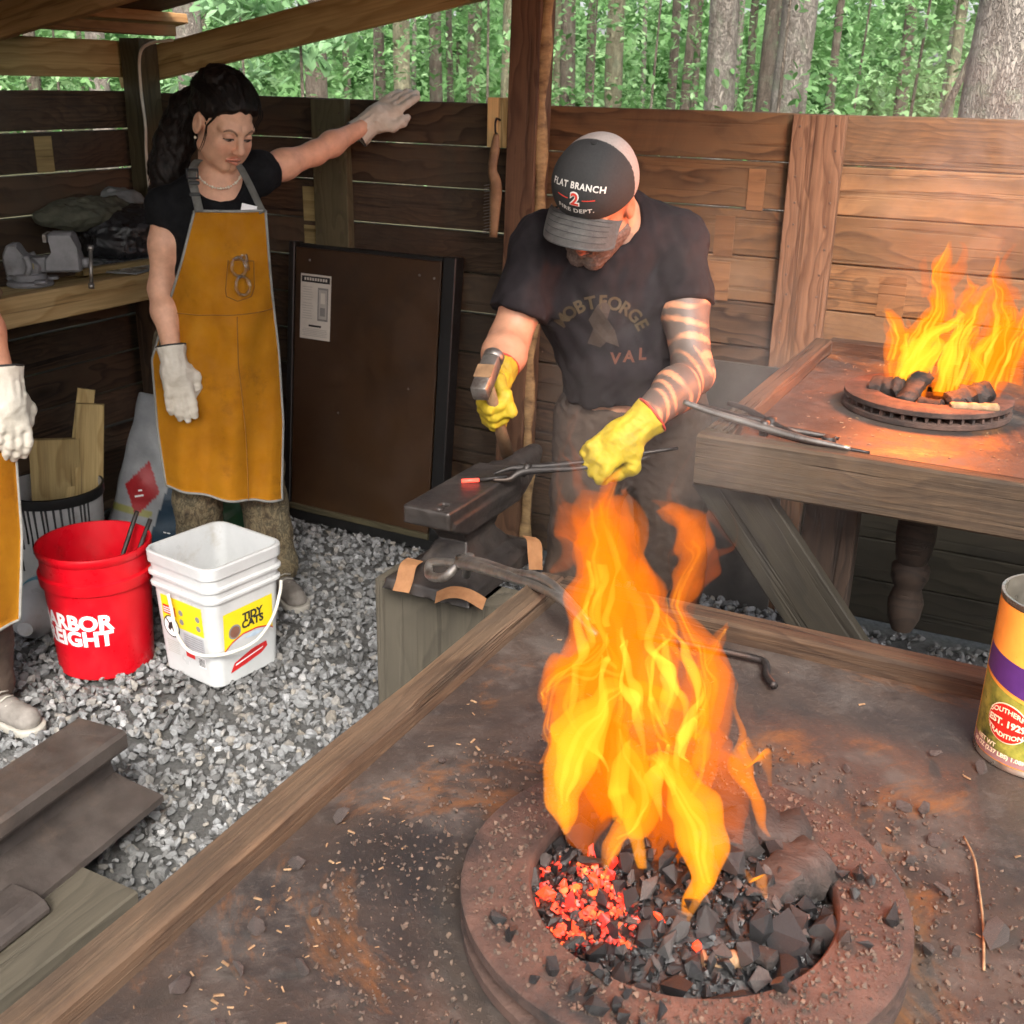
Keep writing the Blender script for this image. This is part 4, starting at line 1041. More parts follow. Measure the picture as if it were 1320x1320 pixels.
# ================================================================== anvil
M_block = wood('grey green timber block', (.045,.038,.027), (.092,.078,.056), rings=10, knots=False, grey=(.070,.060,.045))
blk = thing('anvil_block', 'square post block of green-grey timbers under the anvil', 'wooden block')
for x in (-1.042, -.948): board('timber', .67, .092, .24, M_block, blk, T(x, 1.765, .335) @ RY(-PI/2), .001, .004)
av = thing('anvil', 'dark iron anvil with horn and two tool holes on a timber block', 'anvil', (-1.025, 1.86, .672))
def anvil_sdf(P):
    x, y, z = P.T                      # y along the anvil (horn +y), z from 0 to .181
    ay = np.abs(y+.01)
    # waist and feet: half widths change with height
    wz = np.interp(z, [0,.022,.045,.085,.115,.150,.181], [.098,.092,.052,.032,.038,.050,.050]).astype(np.float32)
    ly = np.interp(z, [0,.022,.045,.085,.115,.140,.150], [.165,.158,.095,.058,.080,.135,.135]).astype(np.float32)
    bodyd = np.maximum(np.maximum(np.abs(x)-wz, ay-ly), np.maximum(-z, z-.150))*.75
    top = sbox(P, (0,-.018,.147), (.050,.150,.034), .004)
    # heel tapers underneath
    heel = np.maximum(top, .146-z-.42*(y+.168))*.9
    step = sbox(P, (0,.150,.150), (.042,.028,.022), .004)
    t = np.clip((y-.165)/.150, 0, 1)
    horn = np.maximum(np.sqrt(x*x*1.15+(z-(.132+.035*t))**2)-(.040*np.sqrt(np.maximum(1-t,0))+.006), np.maximum(.13-y, y-.315))*.8
    d = smin(smin(bodyd, heel, .012), smin(step, horn, .012), .010)
    h1 = np.maximum(np.maximum(np.abs(x-.018)-.009, np.abs(y+.128)-.009), .10-z); h2 = np.maximum(np.hypot(x-.022, y+.155)-.0065, .10-z); 
    d = np.maximum(d, -h1); d = np.maximum(d, -h2)
    return d + .0006*sn(P, 90)
sdf_obj('body', anvil_sdf, (-.10,-.19,-.01), (.10,.34,.19), .004, M_anvil, av, proj=1)
M_leather = surf('tan leather', (.36,.165,.07), (.50,.25,.115), .7, scale=30, bump=.3, bscale=150)
def strap(label, pts, w, nrm_):
    g = []; pts = catmull(pts, 14)
    for i, p in enumerate(pts):
        t = (pts[min(i+1,13)]-pts[max(i-1,0)]).normalized(); s = t.cross(Vector(nrm_)).normalized()
        g.append([p-s*w/2, p, p+s*w/2])
    o = MB().sheet(g, .003).build('leather_strap', M_leather, angle=35); return tag(o, label, 'strap')
strap('tan leather strap folded over the anvil left front foot', [(-1.075,1.735,.725),(-1.075,1.708,.722),(-1.072,1.69,.70),(-1.070,1.672,.682)], .036, (0,-.5,.8))
strap('tan leather strap looped over the anvil right front foot', [(-.990,1.668,.690),(-.962,1.676,.704),(-.935,1.690,.700),(-.905,1.704,.681)], .034, (0,-.3,.95))
strap('tan leather strap at the anvil far right foot', [(-.925,1.93,.735),(-.908,1.92,.730),(-.895,1.90,.705),(-.888,1.89,.684)], .04, (.6,0,.7))
# tongs resting from the anvil foot to the table rim
tg = thing('tongs', 'rusty tongs with looped jaw resting across the near table corner', 'tongs')
loop = [(-.905,1.605,.800),(-.960,1.632,.782),(-.985,1.640,.770),(-.965,1.606,.765),(-.915,1.575,.785),(-.892,1.585,.812),(-.870,1.570,.818)]
MB().tube(catmull(loop, 40), [.0085]*40, 10).build('jaw', M_steel, tg, smooth=True)
MB().tube(catmull([(-.90,1.60,.812),(-.80,1.50,.862),(-.66,1.325,.945),(-.545,1.195,1.009),(-.46,1.13,1.0)], 24), lerp_list([.010,.010,.007,.006,.005], 24), 10).build('rein', M_steel, tg, smooth=True)
MB().tube(catmull([(-.885,1.575,.818),(-.79,1.475,.868),(-.65,1.30,.95),(-.52,1.165,1.007),(-.44,1.11,.995)], 24), lerp_list([.010,.010,.007,.006,.005], 24), 10).build('rein', M_steel, tg, smooth=True)
MB().tube([(-.875,1.578,.795),(-.862,1.568,.84)], .008, 12).build('rivet', M_steel, tg, smooth=True)
# hot bar and the tongs in the gloved hand
hot = NT('red hot steel'); hot.put(hot.b.inputs['Base Color'], (.03,.01,.01,1)); hot.put(hot.b.inputs['Emission Color'], (1,.055,.03,1)); hot.b.inputs['Emission Strength'].default_value = 1.1
hb = thing('hot_bar', 'short steel bar glowing red on the anvil face', 'steel bar')
MB().tube([(-1.038,1.852,.858),(-1.010,1.872,.859)], .0040, 8).build('glowing_end', hot.m, hb, smooth=True)
MB().tube([(-1.010,1.872,.859),(-.965,1.905,.864)], .0038, 8).build('dark_shank', M_iron, hb, smooth=True)
tg = thing('tongs', 'long dark tongs gripping the glowing bar, held in yellow glove', 'tongs')
MB().tube(catmull([(-.990,1.899,.868),(-.965,1.925,.876),(-.945,1.945,.874),(-.86,2.02,.878),(-.80,2.070,.886),(-.695,2.150,.900)], 30), lerp_list([.003,.0055,.0085,.005,.004,.0036], 30), 10).build('rein', M_iron, tg, smooth=True)
MB().tube(catmull([(-.985,1.885,.860),(-.962,1.908,.858),(-.940,1.938,.870),(-.86,2.012,.868),(-.80,2.062,.876),(-.74,2.108,.884)], 30), lerp_list([.003,.0055,.0085,.005,.004,.0036], 30), 10).build('rein', M_iron, tg, smooth=True)
MB().tube([(-.946,1.936,.860),(-.936,1.944,.884)], .0075, 12).build('rivet', M_iron, tg, smooth=True)
# tongs on the far table
def pair(label, A, B, m):
    t = thing('tongs', label, 'tongs')
    for k, L in enumerate((A, B)): MB().tube(catmull(L, 30), lerp_list([.0055,.006,.0075,.0065,.004], 30), 10).build('rein', m[k], t, smooth=True)
    p = (Vector(A[2])+Vector(B[2]))/2; MB().tube([p-Vector((0,0,.014)), p+Vector((0,0,.014))], .009, 12).build('rivet', m[1], t, smooth=True); return t
pair('steel tongs overhanging the left front corner of the far table', [(-.655,2.045,1.028),(-.60,2.035,1.020),(-.49,2.015,1.010),(-.41,1.995,1.006),(-.325,1.985,1.004)], [(-.64,2.085,1.014),(-.57,2.07,1.010),(-.49,2.03,1.004),(-.40,2.04,.988),(-.30,2.05,.982)], (M_steel, M_iron))
pair('black iron tongs lying under the steel tongs on the far table', [(-.60,2.16,1.006),(-.56,2.14,1.006),(-.50,2.10,.998),(-.43,2.07,.985),(-.36,2.065,.98)], [(-.56,2.08,1.006),(-.52,2.085,1.002),(-.49,2.09,.992),(-.42,2.11,.984),(-.37,2.12,.98)], (M_iron, M_iron))
o = MB().lathe([(0,0),(.012,0),(.014,.004),(.014,.012),(.011,.018),(0,.019)], 20, T(-.385,2.10,.969)).build('iron_nut', M_iron, angle=40); tag(o, 'small round iron nut beside the tongs on the far table', 'nut')

# ================================================================== work bench along the left wall
bench = thing('workbench', 'rough pine workbench with thick front board along the left wall', 'workbench')
board('front_board', 1.62, .040, .090, M_pine, bench, T(-2.77,2.59,.948) @ RZ(PI/2), .002, .003)
for k in range(4): board('top_plank', 1.62, .128, .038, M_plank if k else M_pine_b, bench, T(-2.857-.132*k,2.59,.972) @ RZ(PI/2), .002)
for x, y in ((-2.84,1.86),(-2.84,3.28),(-3.22,1.86),(-3.22,3.28)): board('leg', .95, .085, .085, M_plank, bench, T(x, y, .476) @ RY(-PI/2))
board('shelf', 1.5, .42, .03, M_plank, bench, T(-3.06,2.6,.22) @ RZ(PI/2))
# vise
M_vise = surf('grey vise paint', (.16,.155,.16), (.27,.265,.27), .5, .2, scale=14, c3=(.10,.085,.075), s3=8, bump=.25, bscale=120)
vz = thing('bench_vise', 'grey cast iron bench vise with sliding handle on the workbench', 'vise', (-2.865,2.43,.993), math.atan2(.60,.80))
def smooth_poly(p): return p
MB().lathe([(0,0),(.066,0),(.068,.006),(.064,.014),(.050,.018),(.050,.034),(.045,.038),(0,.038)], 40).build('swivel_base', M_vise, vz, angle=35)
for a in (.5, 2.6, -.9): MB().lathe([(0,.012),(.018,.012),(.02,.016),(.018,.022),(0,.022)], 18, RZ(a) @ T(.066,0,0)).build('base_lug', M_vise, vz, angle=35)
MB().prism([(-.06,.03),(.035,.03),(.042,.06),(.020,.085),(-.012,.090),(-.018,.125),(-.048,.125),(-.065,.09)], .066, T(0,.033,0) @ RX(PI/2), .006).build('fixed_jaw', M_vise, vz, angle=40)
for s in (-1, 1): MB().tube(catmull([(.0,s*.040,.03),(.012,s*.040,.06),(.004,s*.040,.092)], 10), .010, 10).build('web', M_vise, vz, smooth=True)
MB().box(.20,.045,.045, T(.055,0,.064), .005, 2).build('slide', M_vise, vz, angle=40)
MB().prism([(.050,.042),(.158,.042),(.158,.090),(.146,.112),(.142,.158),(.070,.158),(.066,.130),(.082,.125),(.085,.095),(.055,.088)], .070, T(0,.035,0) @ RX(PI/2), .007).build('moving_jaw', M_vise, vz, angle=40)
MB().box(.010,.076,.024, T(.063,0,.143), .001).build('jaw_plate', M_steel, vz)
MB().tube([(.155,0,.066),(.178,0,.066)], .016, 16).build('screw_boss', M_vise, vz, smooth=True)
hd = MB(); hd.tube([(.186,-.005,.112),(.184,-.045,.004)], .0058, 10).build('handle', M_steel, vz, smooth=True)
MB().tube([(.1865,-.003,.118),(.1855,-.008,.104)], .0095, 10).build('handle_end', M_steel, vz, smooth=True)
MB().tube([(.184,-.043,.010),(.1835,-.048,-.004)], .0095, 10).build('handle_end', M_steel, vz, smooth=True)
MB().box(.022,.003,.016, T(.012,-.0345,.062), .0005).build('badge', flat('brass badge', (.30,.24,.05), .5), vz)
# crumpled sacks in the bench corner
def sack(name, label, cat, c, r, mat, seed, amp=.02):
    def f(P):
        d = ell(P, c, r); d = d + amp*sn(P, 26, seed)*.6 + amp*.45*np.abs(sn(P, 55, seed+2)) - amp*.2
        return np.maximum(d, .992-P[:,2]) if c[2] > .9 else np.maximum(d, .004-P[:,2])
    lo = [c[i]-r[i]*1.35-.03 for i in range(3)]; hi = [c[i]+r[i]*1.35+.03 for i in range(3)]
    return tag(sdf_obj(name, f, lo, hi, .008, mat), label, cat)
M_blackbag = surf('black plastic', (.010,.010,.011), (.022,.022,.024), .35, scale=10, bump=.5, bscale=30, bdist=.01)
M_tarp = surf('grey green canvas', (.060,.062,.042), (.110,.110,.078), .85, scale=16, bump=.5, bscale=60)
sack('plastic_bag', 'black plastic bag heaped in the workbench corner', 'plastic bag', (-3.06,3.06,1.06), (.15,.20,.11), M_blackbag, 1)
sack('canvas_bundle', 'grey-green canvas bundle lying on the black plastic bag', 'canvas', (-3.14,2.94,1.145), (.12,.20,.055), M_tarp, 3)
sack('cloth_bundle', 'pale blue-grey cloth bundle tucked behind the canvas', 'cloth', (-3.20,3.16,1.165), (.07,.09,.045), surf('pale cloth', (.13,.15,.15), (.22,.24,.24), .85, scale=14), 5)
o = MB().box(.30,.42,.006, T(-2.93,2.90,.9985) @ RZ(.25), .001).build('plastic_sheet', surf('frosted sheet', (.20,.215,.22), (.30,.31,.32), .3, scale=9, bump=.1)); tag(o, 'pale grey plastic sheet lying on the workbench behind the vise', 'plastic sheet')
o = board('wood_strip', .62, .038, .022, M_pine_b, None, T(-2.835,2.93,1.0055) @ RZ(1.48)); tag(o, 'narrow pine strip lying along the workbench front', 'wood strip')
ml = thing('wooden_mallet', 'rounded wooden mallet lying on the workbench by the vise', 'mallet', (-2.80,2.19,1.012), .35)
MB().tube([(-.16,0,0),(-.05,0,0),(.03,0,.001),(.06,0,.002),(.07,0,.002)], [.012,.015,.017,.018,.010], 14).build('shaft', M_chip, ml, smooth=True)
MB().tube([(.055,0,.002),(.061,0,.002)], .0187, 14).build('band', M_pine_b, ml, smooth=True)

# ================================================================== brown panel against the back wall
pn = thing('brown_panel', 'brown flat door panel with black edges leaning on the back wall', 'panel', (-2.265,3.262,.035))
pn.rotation_euler = (-.105, 0, -.035)
M_brown = surf('brown coated panel', (.036,.017,.0065), (.052,.025,.010), .5, scale=3, bump=.08, bscale=200, c3=(.025,.013,.006), s3=2)
M_blackf = flat('black trim', (.008,.008,.008), .5)
MB().box(.62,.012,.965, T(0,-.012,.515), .002).build('face_sheet', M_brown, pn)
MB().box(.61,.040,.99, T(0,.016,.515), .002).build('core', M_blackf, pn)
MB().box(.050,.055,1.0, T(.345,.003,.515), .003).build('edge_channel', M_blackf, pn)
MB().box(.026,.055,1.0, T(-.325,.003,.515), .003).build('edge_channel', M_blackf, pn)
board('bottom_strip', .66, .016, .022, M_pt, pn, T(-.01,-.024,.032), .001)
MB().box(.72,.05,.045, T(0,.004,.001), .003).build('foot', M_blackf, pn)
for x, z in ((-.245,.955),(.225,.945),(.285,.94),(-.10,.42),(.20,.55)): MB().lathe([(0,-.002),(.0045,-.002),(.0045,.001),(0,.002)], 10, T(x,-.0185,z) @ RX(PI/2)).build('screw', M_steel, pn)
M_paper = flat('paper', (.62,.60,.53), .7, vary=.05); M_ink = flat('ink', (.02,.02,.02), .6); M_grey = flat('grey print', (.22,.22,.21), .6); M_fade = flat('faint print', (.42,.41,.37), .6)
lab = MB().box(.136,.001,.232, T(0,0,0), 0).build('paper_label', M_paper, pn, T(-.215,-.0188,.790))
def pr(w, h, x, z, m, k=1, nm='print'): return MB().box(w, .0006, h, T(x, -.0007-.0004*k, z)).build(nm, m, lab)
pr(.126,.022,0,.098,M_ink); pr(.046,.118,.034,.012,M_grey); pr(.036,.104,.034,.012,M_fade,2); pr(.020,.038,.034,.034,M_paper,3); pr(.022,.03,.034,-.014,M_grey,3); pr(.056,.007,.0,-.068,M_ink)
for k in range(13): pr(random.uniform(.035,.052), .0022, -.036, .070-k*.009-(.004 if k > 5 else 0), M_fade)
for k in range(5): pr(random.uniform(.09,.115), .002, 0, -.080-k*.006, M_fade)
for k in range(9): pr(.0075,.010,-.047+k*.0118,.0985,M_paper,2,'header_mark')

# ================================================================== wire brush on its block
bk = board('bracket_block', .148, .085, .055, M_pine, None, T(-1.735,3.352,1.478) @ RY(-PI/2) @ RX(PI/2), .002, .003)
tag(bk, 'pale pine block screwed to the back wall beside the middle post', 'wood block')
wb = thing('wire_brush', 'old wire brush with curved wooden handle hanging from the pine block', 'wire brush', (-1.735,3.30,1.40))
M_bh = surf('worn brush wood', (.13,.07,.035), (.28,.16,.08), .7, scale=20, bump=.2)
MB().tube(catmull([(.004,.0,.045),(0,0,.0),(-.004,-.008,-.06),(.006,-.004,-.10),(.002,.004,-.15),(-.004,.004,-.27)], 30), lerp_list([.006,.011,.010,.013,.014,.009], 30), 10, flat=1.5).build('handle', M_bh, wb, smooth=True)
b = MB()
for i in range(16):
    for j in range(3):
        z = -.105-i*.0098; b.tube([(-.008,.002+(j-1)*.007,z),(-.034+random.uniform(-.003,.003),(j-1)*.008,z-.006)], .0012, 5)
b.build('bristles', M_steel, wb)['kind'] = 'stuff'
MB().tube(catmull([(.004,.03,.085),(.004,.0,.09),(.006,-.012,.07),(.004,-.004,.048),(.002,.01,.046)], 20), .0035, 8).build('hook', M_iron, wb, smooth=True)

# ================================================================== buckets
M_red = surf('red plastic', (.46,.002,.008), (.56,.004,.013), .42, scale=4, bump=.12, bscale=55, c3=(.30,.012,.012), s3=6, t3=(.58,.74), spec=.4, rvar=.25)
M_whitep = surf('white plastic', (.47,.48,.48), (.58,.59,.59), .45, scale=5, c3=(.40,.38,.34), s3=7, t3=(.58,.72), bump=.1, rvar=.25)
M_white = flat('white print', (.84,.82,.82), .45, vary=.03)
rb = thing('red_bucket', 'red plastic bucket with white lettering standing on the gravel', 'bucket', (-2.342,2.085,.012))
BR0, BR1, BH = .131, .150, .372
def br(z): return BR0+(BR1-BR0)*z/BH
prof = [(0,0),(BR0-.004,0),(BR0,.005),(br(.262),.262),(br(.262)+.008,.266),(br(.285)+.010,.285),(br(.297)+.010,.297),(br(.300)+.001,.301),(br(.345),.345),(br(.35)+.005,.352),(BR1+.006,BH-.006),(BR1+.004,BH),(BR1-.002,BH),(br(.33)-.004,.33),(BR0-.004,.006),(0,.006)]
MB().lathe(prof, 72).build('shell', M_red, rb, angle=35)
u0 = math.atan2(-.66,.75)
def wrap_text(txt, size, ang, zc, bold, mat, parent, rad, off=.0012):
    v, f = dense(*text_mesh(txt, size, bold), .012)
    def fn(p):
        z = zc+p.y; r = rad(z)+off; a = ang+p.x/rad(zc); return Vector((r*math.cos(a), r*math.sin(a), z))
    return mapped('lettering', v, f, fn, mat, parent)
wrap_text('HARBOR', .062, u0-.72, .180, .0026, M_white, rb, br); wrap_text('FREIGHT', .062, u0-.72, .131, .0026, M_white, rb, br)
for lab_, p, q in (('black iron rod standing in the red bucket', (-2.41,2.115,.06), (-2.300,2.215,.435)), ('short black iron rod leaning inside the red bucket', (-2.35,2.10,.08), (-2.262,2.225,.415))):
    o = MB().tube([p, q], .0065, 8).build('iron_rod', M_iron, smooth=True); tag(o, lab_, 'iron rod')
# square white pail
wp = thing('square_pail', 'square white plastic pail with yellow labels and wire handle', 'bucket', (-2.035,2.225,.014), math.radians(-9))
def rsq(h, rad, z, n=10):
    out = []
    for cx, cy, a0 in ((1,1,0),(-1,1,PI/2),(-1,-1,PI),(1,-1,1.5*PI)):
        for k in range(n): a = a0+PI/2*k/(n-1); out.append((cx*(h-rad)+rad*math.cos(a), cy*(h-rad)+rad*math.sin(a), z))
    return out
def loft(name, secs, mat, parent):
    b = MB(); rings = [[b.bm.verts.new(p) for p in s] for s in secs]; n = len(rings[0])
    for A, B in zip(rings, rings[1:]):
        for j in range(n): b.bm.faces.new((A[j], A[(j+1)%n], B[(j+1)%n], B[j]))
    b.bm.faces.new(list(reversed(rings[0]))); b.bm.faces.new(rings[-1]); return b.build(name, mat, parent, angle=35)
WH = .37
def wh(z): return .116+.016*z/WH
secs = [rsq(wh(0)-.004,.03,0), rsq(wh(0),.032,.005), rsq(wh(.262),.034,.262), rsq(wh(.262)+.009,.04,.265), rsq(wh(.27)+.009,.04,.272), rsq(wh(.275)+.002,.036,.276), rsq(wh(.296)+.002,.036,.296), rsq(wh(.30)+.010,.04,.299), rsq(wh(.306)+.010,.04,.306), rsq(wh(.31)+.002,.036,.310), rsq(wh(.33)+.002,.036,.332), rsq(wh(.34)+.008,.04,.336), rsq(wh(WH)+.008,.042,WH-.004), rsq(wh(WH)+.005,.04,WH), rsq(wh(WH)-.001,.036,WH), rsq(wh(.32)-.004,.034,.32), rsq(wh(0)-.006,.03,.008)]
loft('shell', secs, M_whitep, wp)
M_yel = flat('label yellow', (.80,.62,.015), .4, vary=.04); M_lr = flat('label red print', (.55,.02,.02), .4)
def face_patch(side, pts, mat, off, nm='label'):
    """polygon printed on a wall of the pail; side 0 = left-front (-y), 1 = right-front (+x)"""
    v = []
    for s, z in pts:
        d = wh(z)+off; v.append((s, -d, z) if side == 0 else (d, s, z))
    me = bpy.data.meshes.new(nm); me.from_pydata(v, [], [list(range(len(v)))]); me.update(); return link(nm, me, mat, wp)
def rect(x0, x1, z0, z1): return [(x0,z0),(x1,z0),(x1,z1),(x0,z1)]
def disc(cx, cz, r, n=24): return [(cx+r*math.cos(2*PI*k/n), cz+r*math.sin(2*PI*k/n)) for k in range(n)]
face_patch(0, rect(-.085,.085,.155,.243), M_yel, .0008)
face_patch(0, rect(-.080,-.028,.186,.214), M_lr, .0014); face_patch(0, disc(-.052,.150,.034), M_ink, .0014); face_patch(0, disc(-.052,.150,.030), M_white, .0018)
face_patch(0, [(-.068,.142),(-.062,.158),(-.050,.166),(-.040,.158),(-.034,.142),(-.042,.144),(-.046,.134),(-.052,.146),(-.060,.134)], M_ink, .0022, 'pictogram')
face_patch(0, [(-.074,.170),(-.070,.174),(-.030,.130),(-.034,.126)], M_ink, .0024, 'pictogram')
face_patch(0, rect(-.005,.080,.100,.148), flat('pale grey print', (.40,.41,.44), .5), .0008)
for k in range(6): face_patch(0, rect(.0,.075,.106+k*.007,.108+k*.007), M_grey, .0014, 'print_line')
face_patch(0, rect(-.002,.034,.072,.090), M_lr, .0010); face_patch(0, rect(.048,.078,.055,.086), M_white, .0010)
for k in range(9): face_patch(0, rect(.050+k*.003,.0515+k*.003,.058,.084), M_ink, .0015, 'barcode')
for k in range(4): face_patch(0, disc(-.005+.07*(k%2), .205-.028*(k//2), .009, 14), M_grey, .0014)
for k in range(7): face_patch(0, rect(-.080,-.03,.066+k*.006,.068+k*.006), M_fade, .0010, 'print_line')
for k in range(3): face_patch(0, rect(-.078,-.033,.191+k*.007,.194+k*.007), M_white, .0020, 'print_line')
face_patch(1, [(-.088,.110),(-.060,.130),(-.02,.142),(.03,.142),(.070,.132),(.088,.120),(.088,.226),(-.088,.222)], M_yel, .0008)
face_patch(1, [(-.088,.107),(-.060,.127),(-.02,.139),(.03,.139),(.070,.129),(.088,.117),(.088,.121),(.070,.133),(.03,.143),(-.02,.143),(-.060,.131),(-.088,.111)], M_lr, .0014)
face_patch(1, disc(-.050,.158,.022), M_grey, .0014); face_patch(1, disc(-.050,.158,.017), flat('brown seal', (.20,.09,.06), .5), .0018)
face_patch(1, [(-.070,.035),(-.055,.062),(.01,.082),(.062,.086),(.066,.070),(.045,.056),(-.01,.044)], M_lr, .0010); face_patch(1, [(-.052,.052),(.045,.070),(.05,.074),(-.05,.057)], M_white, .0016)
face_patch(1, [(-.02,.125),(.02,.118),(.055,.124),(.02,.134)], flat('pale blue print', (.45,.55,.66), .5), .0012)
def face_text(txt, size, sc, zc, mat, bold=0):
    v, f = text_mesh(txt, size, bold); return mapped('lettering', v, f, lambda p: Vector((wh(zc+p.y)+.0020, sc+p.x, zc+p.y)), mat, wp)
face_text('TIDY', .032, .014, .190, M_ink, .0016); face_text('CATS', .032, .014, .167, M_ink, .0016)
M_hand = flat('ivory handle', (.60,.58,.52), .5)
MB().tube(catmull([(-.03,-.142,.262),(-.01,-.150,.225),(.03,-.168,.165),(.085,-.165,.128),(.14,-.11,.118),(.168,-.02,.130),(.160,.055,.170),(.146,.10,.225),(.142,.112,.262)], 50), .0048, 8).build('wire_handle', M_hand, wp, smooth=True)
# paint pail with black drips, scrap wood in it
dp = thing('paint_pail', 'dirty white pail with black paint drips under the workbench', 'bucket', (-2.79,2.345,.012))
M_dirty = surf('dirty white pail', (.34,.34,.33), (.46,.46,.45), .6, scale=6, c3=(.20,.19,.17), s3=5, bump=.1)
MB().lathe([(0,0),(.132,0),(.150,.36),(.154,.365),(.154,.375),(.148,.375),(.146,.36),(.128,.006),(0,.006)], 56).build('shell', M_dirty, dp, angle=35)
MB().lathe([(.1545,.345),(.1565,.35),(.1565,.376),(.1495,.378),(.1495,.372),(.1535,.366)], 56).build('dark_lip', M_blackf, dp, angle=35)
for k in range(15):
    a = u0-1.0+k*.125+random.uniform(-.04,.04); L = random.uniform(.06,.22); r0 = lambda z: .132+.018*z/.36+.001
    MB().tube([(r0(.355)*math.cos(a), r0(.355)*math.sin(a), .355), (r0(.355-L*.6)*math.cos(a+.01), r0(.355-L*.6)*math.sin(a+.01), .355-L*.6), (r0(.355-L)*math.cos(a), r0(.355-L)*math.sin(a), .355-L)], [.004,.0025,.0032], 6).build('paint_drip', M_blackf, dp, smooth=True)
for lab_, p, q, w, h in [('wide pine offcut standing in the paint pail', (-2.84,2.38,.05), (-2.815,2.40,.52), .15, .022), ('tall notched pine scrap sticking out of the paint pail', (-2.80,2.36,.06), (-2.78,2.52,.66), .055, .03), ('short pine block at the top of the paint pail', (-2.76,2.44,.2), (-2.75,2.50,.62), .085, .022)]:
    mw = align(p, q, (.6,-.5,.2)); L = (Vector(q)-Vector(p)).length
    o = board('wood_scrap', L, w, h, M_pine_b, None, mw @ T(L/2,0,0)); tag(o, lab_, 'wood scrap')
# printed bag leaning behind the buckets
def bag_sdf(P):
    x, y, z = P.T; puff = .05*np.sqrt(np.clip(1-(x/.185)**4, 0, 1)*np.clip(1-((z-.27)/.285)**4, 0, 1))
    d = np.maximum(np.maximum(np.abs(x)-.185, np.abs(z-.27)-.28), np.abs(y)-.008-puff)*.7
    return d+.006*sn(P, 20, 3)*.5
def bag_col(V):
    x, y, z = V.T; c = np.tile(np.array([.30,.315,.33], np.float32), (len(V),1))
    navy = x > (-.02+.10*(z-.27)); c[navy] = (.012,.035,.062); c[(x > .145)] = (.22,.26,.30)
    dia = (np.abs(x+.10)/.058+np.abs(z-.235)/.10) < 1; c[dia & ~navy] = (.35,.015,.02)
    c[(z < .055) & ~navy] = (.02,.02,.03); yl = (z < .165) & (z > .145) & (x < -.05); c[yl & ~dia] = (.30,.30,.10)
    return c
M_bag = vcol('woven bag', .45, 12, .18, .3, 40, .004)
bg = sdf_obj('printed_bag', bag_sdf, (-.2,-.09,-.02), (.2,.09,.57), .006, M_bag, None, T(-2.735,2.705,.016) @ RZ(math.atan2(.65,.76)) @ RX(-.20) @ RY(.30), bag_col, 1)
tag(bg, 'grey and navy printed plastic bag with red diamond leaning under the bench', 'bag')
for k, (x0, z0) in enumerate([(-.118,.222),(-.118,.236),(-.118,.250)]):
    MB().box(.028,.0006,.006, T(0,0,0)).build('print_mark', M_white, bg, T(-.105+.006*k,-.058,.21+.022*k) @ RY(-.4))
for k in range(9): MB().box(.010,.0006,.004).build('print_mark', M_white, bg, T(.005+.013*k,-.0575+.0012*k,.105))
sack('green_sack', 'dark green sack slumped beside the printed bag', 'sack', (-2.535,2.83,.14), (.10,.09,.17), surf('green plastic', (.012,.065,.022), (.02,.10,.035), .5, scale=10), 8, .012)
jg = thing('plastic_jug', 'white plastic jug with blue stripe on its side by the paint pail', 'jug', (-2.66,2.13,.085), .6)
MB().lathe([(0,-.11),(.055,-.11),(.070,-.10),(.072,.05),(.060,.09),(.025,.125),(.022,.15),(0,.15)], 36, RX(PI/2)).build('shell', M_whitep, jg, angle=40)
MB().lathe([(.0725,-.07),(.0732,-.07),(.0732,-.045),(.0725,-.045)], 36, RX(PI/2), True).build('stripe', flat('blue stripe', (.10,.30,.40), .5), jg, angle=40)

# ================================================================== rail and timbers on the gravel
M_rail = surf('rusty rail steel', (.060,.048,.043), (.105,.085,.075), .55, .45, scale=9, c3=(.13,.095,.075), s3=5, bump=.3, bscale=90)
prof = [(-.155,0),(.155,0),(.155,.016),(.06,.030),(.022,.040),(.016,.060),(.016,.095),(.030,.105),(.066,.112),(.070,.120),(.070,.150),(.062,.158),(-.062,.158),(-.070,.150),(-.070,.120),(-.066,.112),(-.030,.105),(-.016,.095),(-.016,.060),(-.022,.040),(-.06,.030),(-.155,.016)]
o = MB().prism(prof, .95, T(-1.775,1.54,.096) @ RZ(.07) @ RX(PI/2)).build('rail_section', M_rail); tag(o, 'rusty heavy rail section resting on timbers beside the gravel', 'rail')
o = MB().prism([(-.05,0),(.05,0),(.055,.012),(.045,.030),(.02,.040),(-.04,.040),(-.05,.03)], .55, T(-1.60,1.17,.102) @ RZ(.03) @ RX(PI/2), .004).build('iron_bar', M_rail); tag(o, 'thick rounded iron bar lying beside the rail section', 'iron bar')
o = board('timber', .62, .20, .095, M_block, None, T(-1.56,.99,.052) @ RZ(PI/2-.02), .003, .004); tag(o, 'grey weathered timber under the rounded iron bar', 'timber')
o = board('timber', .70, .17, .09, M_block, None, T(-1.82,1.10,.050) @ RZ(PI/2), .003, .004); tag(o, 'weathered timber under the heavy rail section', 'timber')

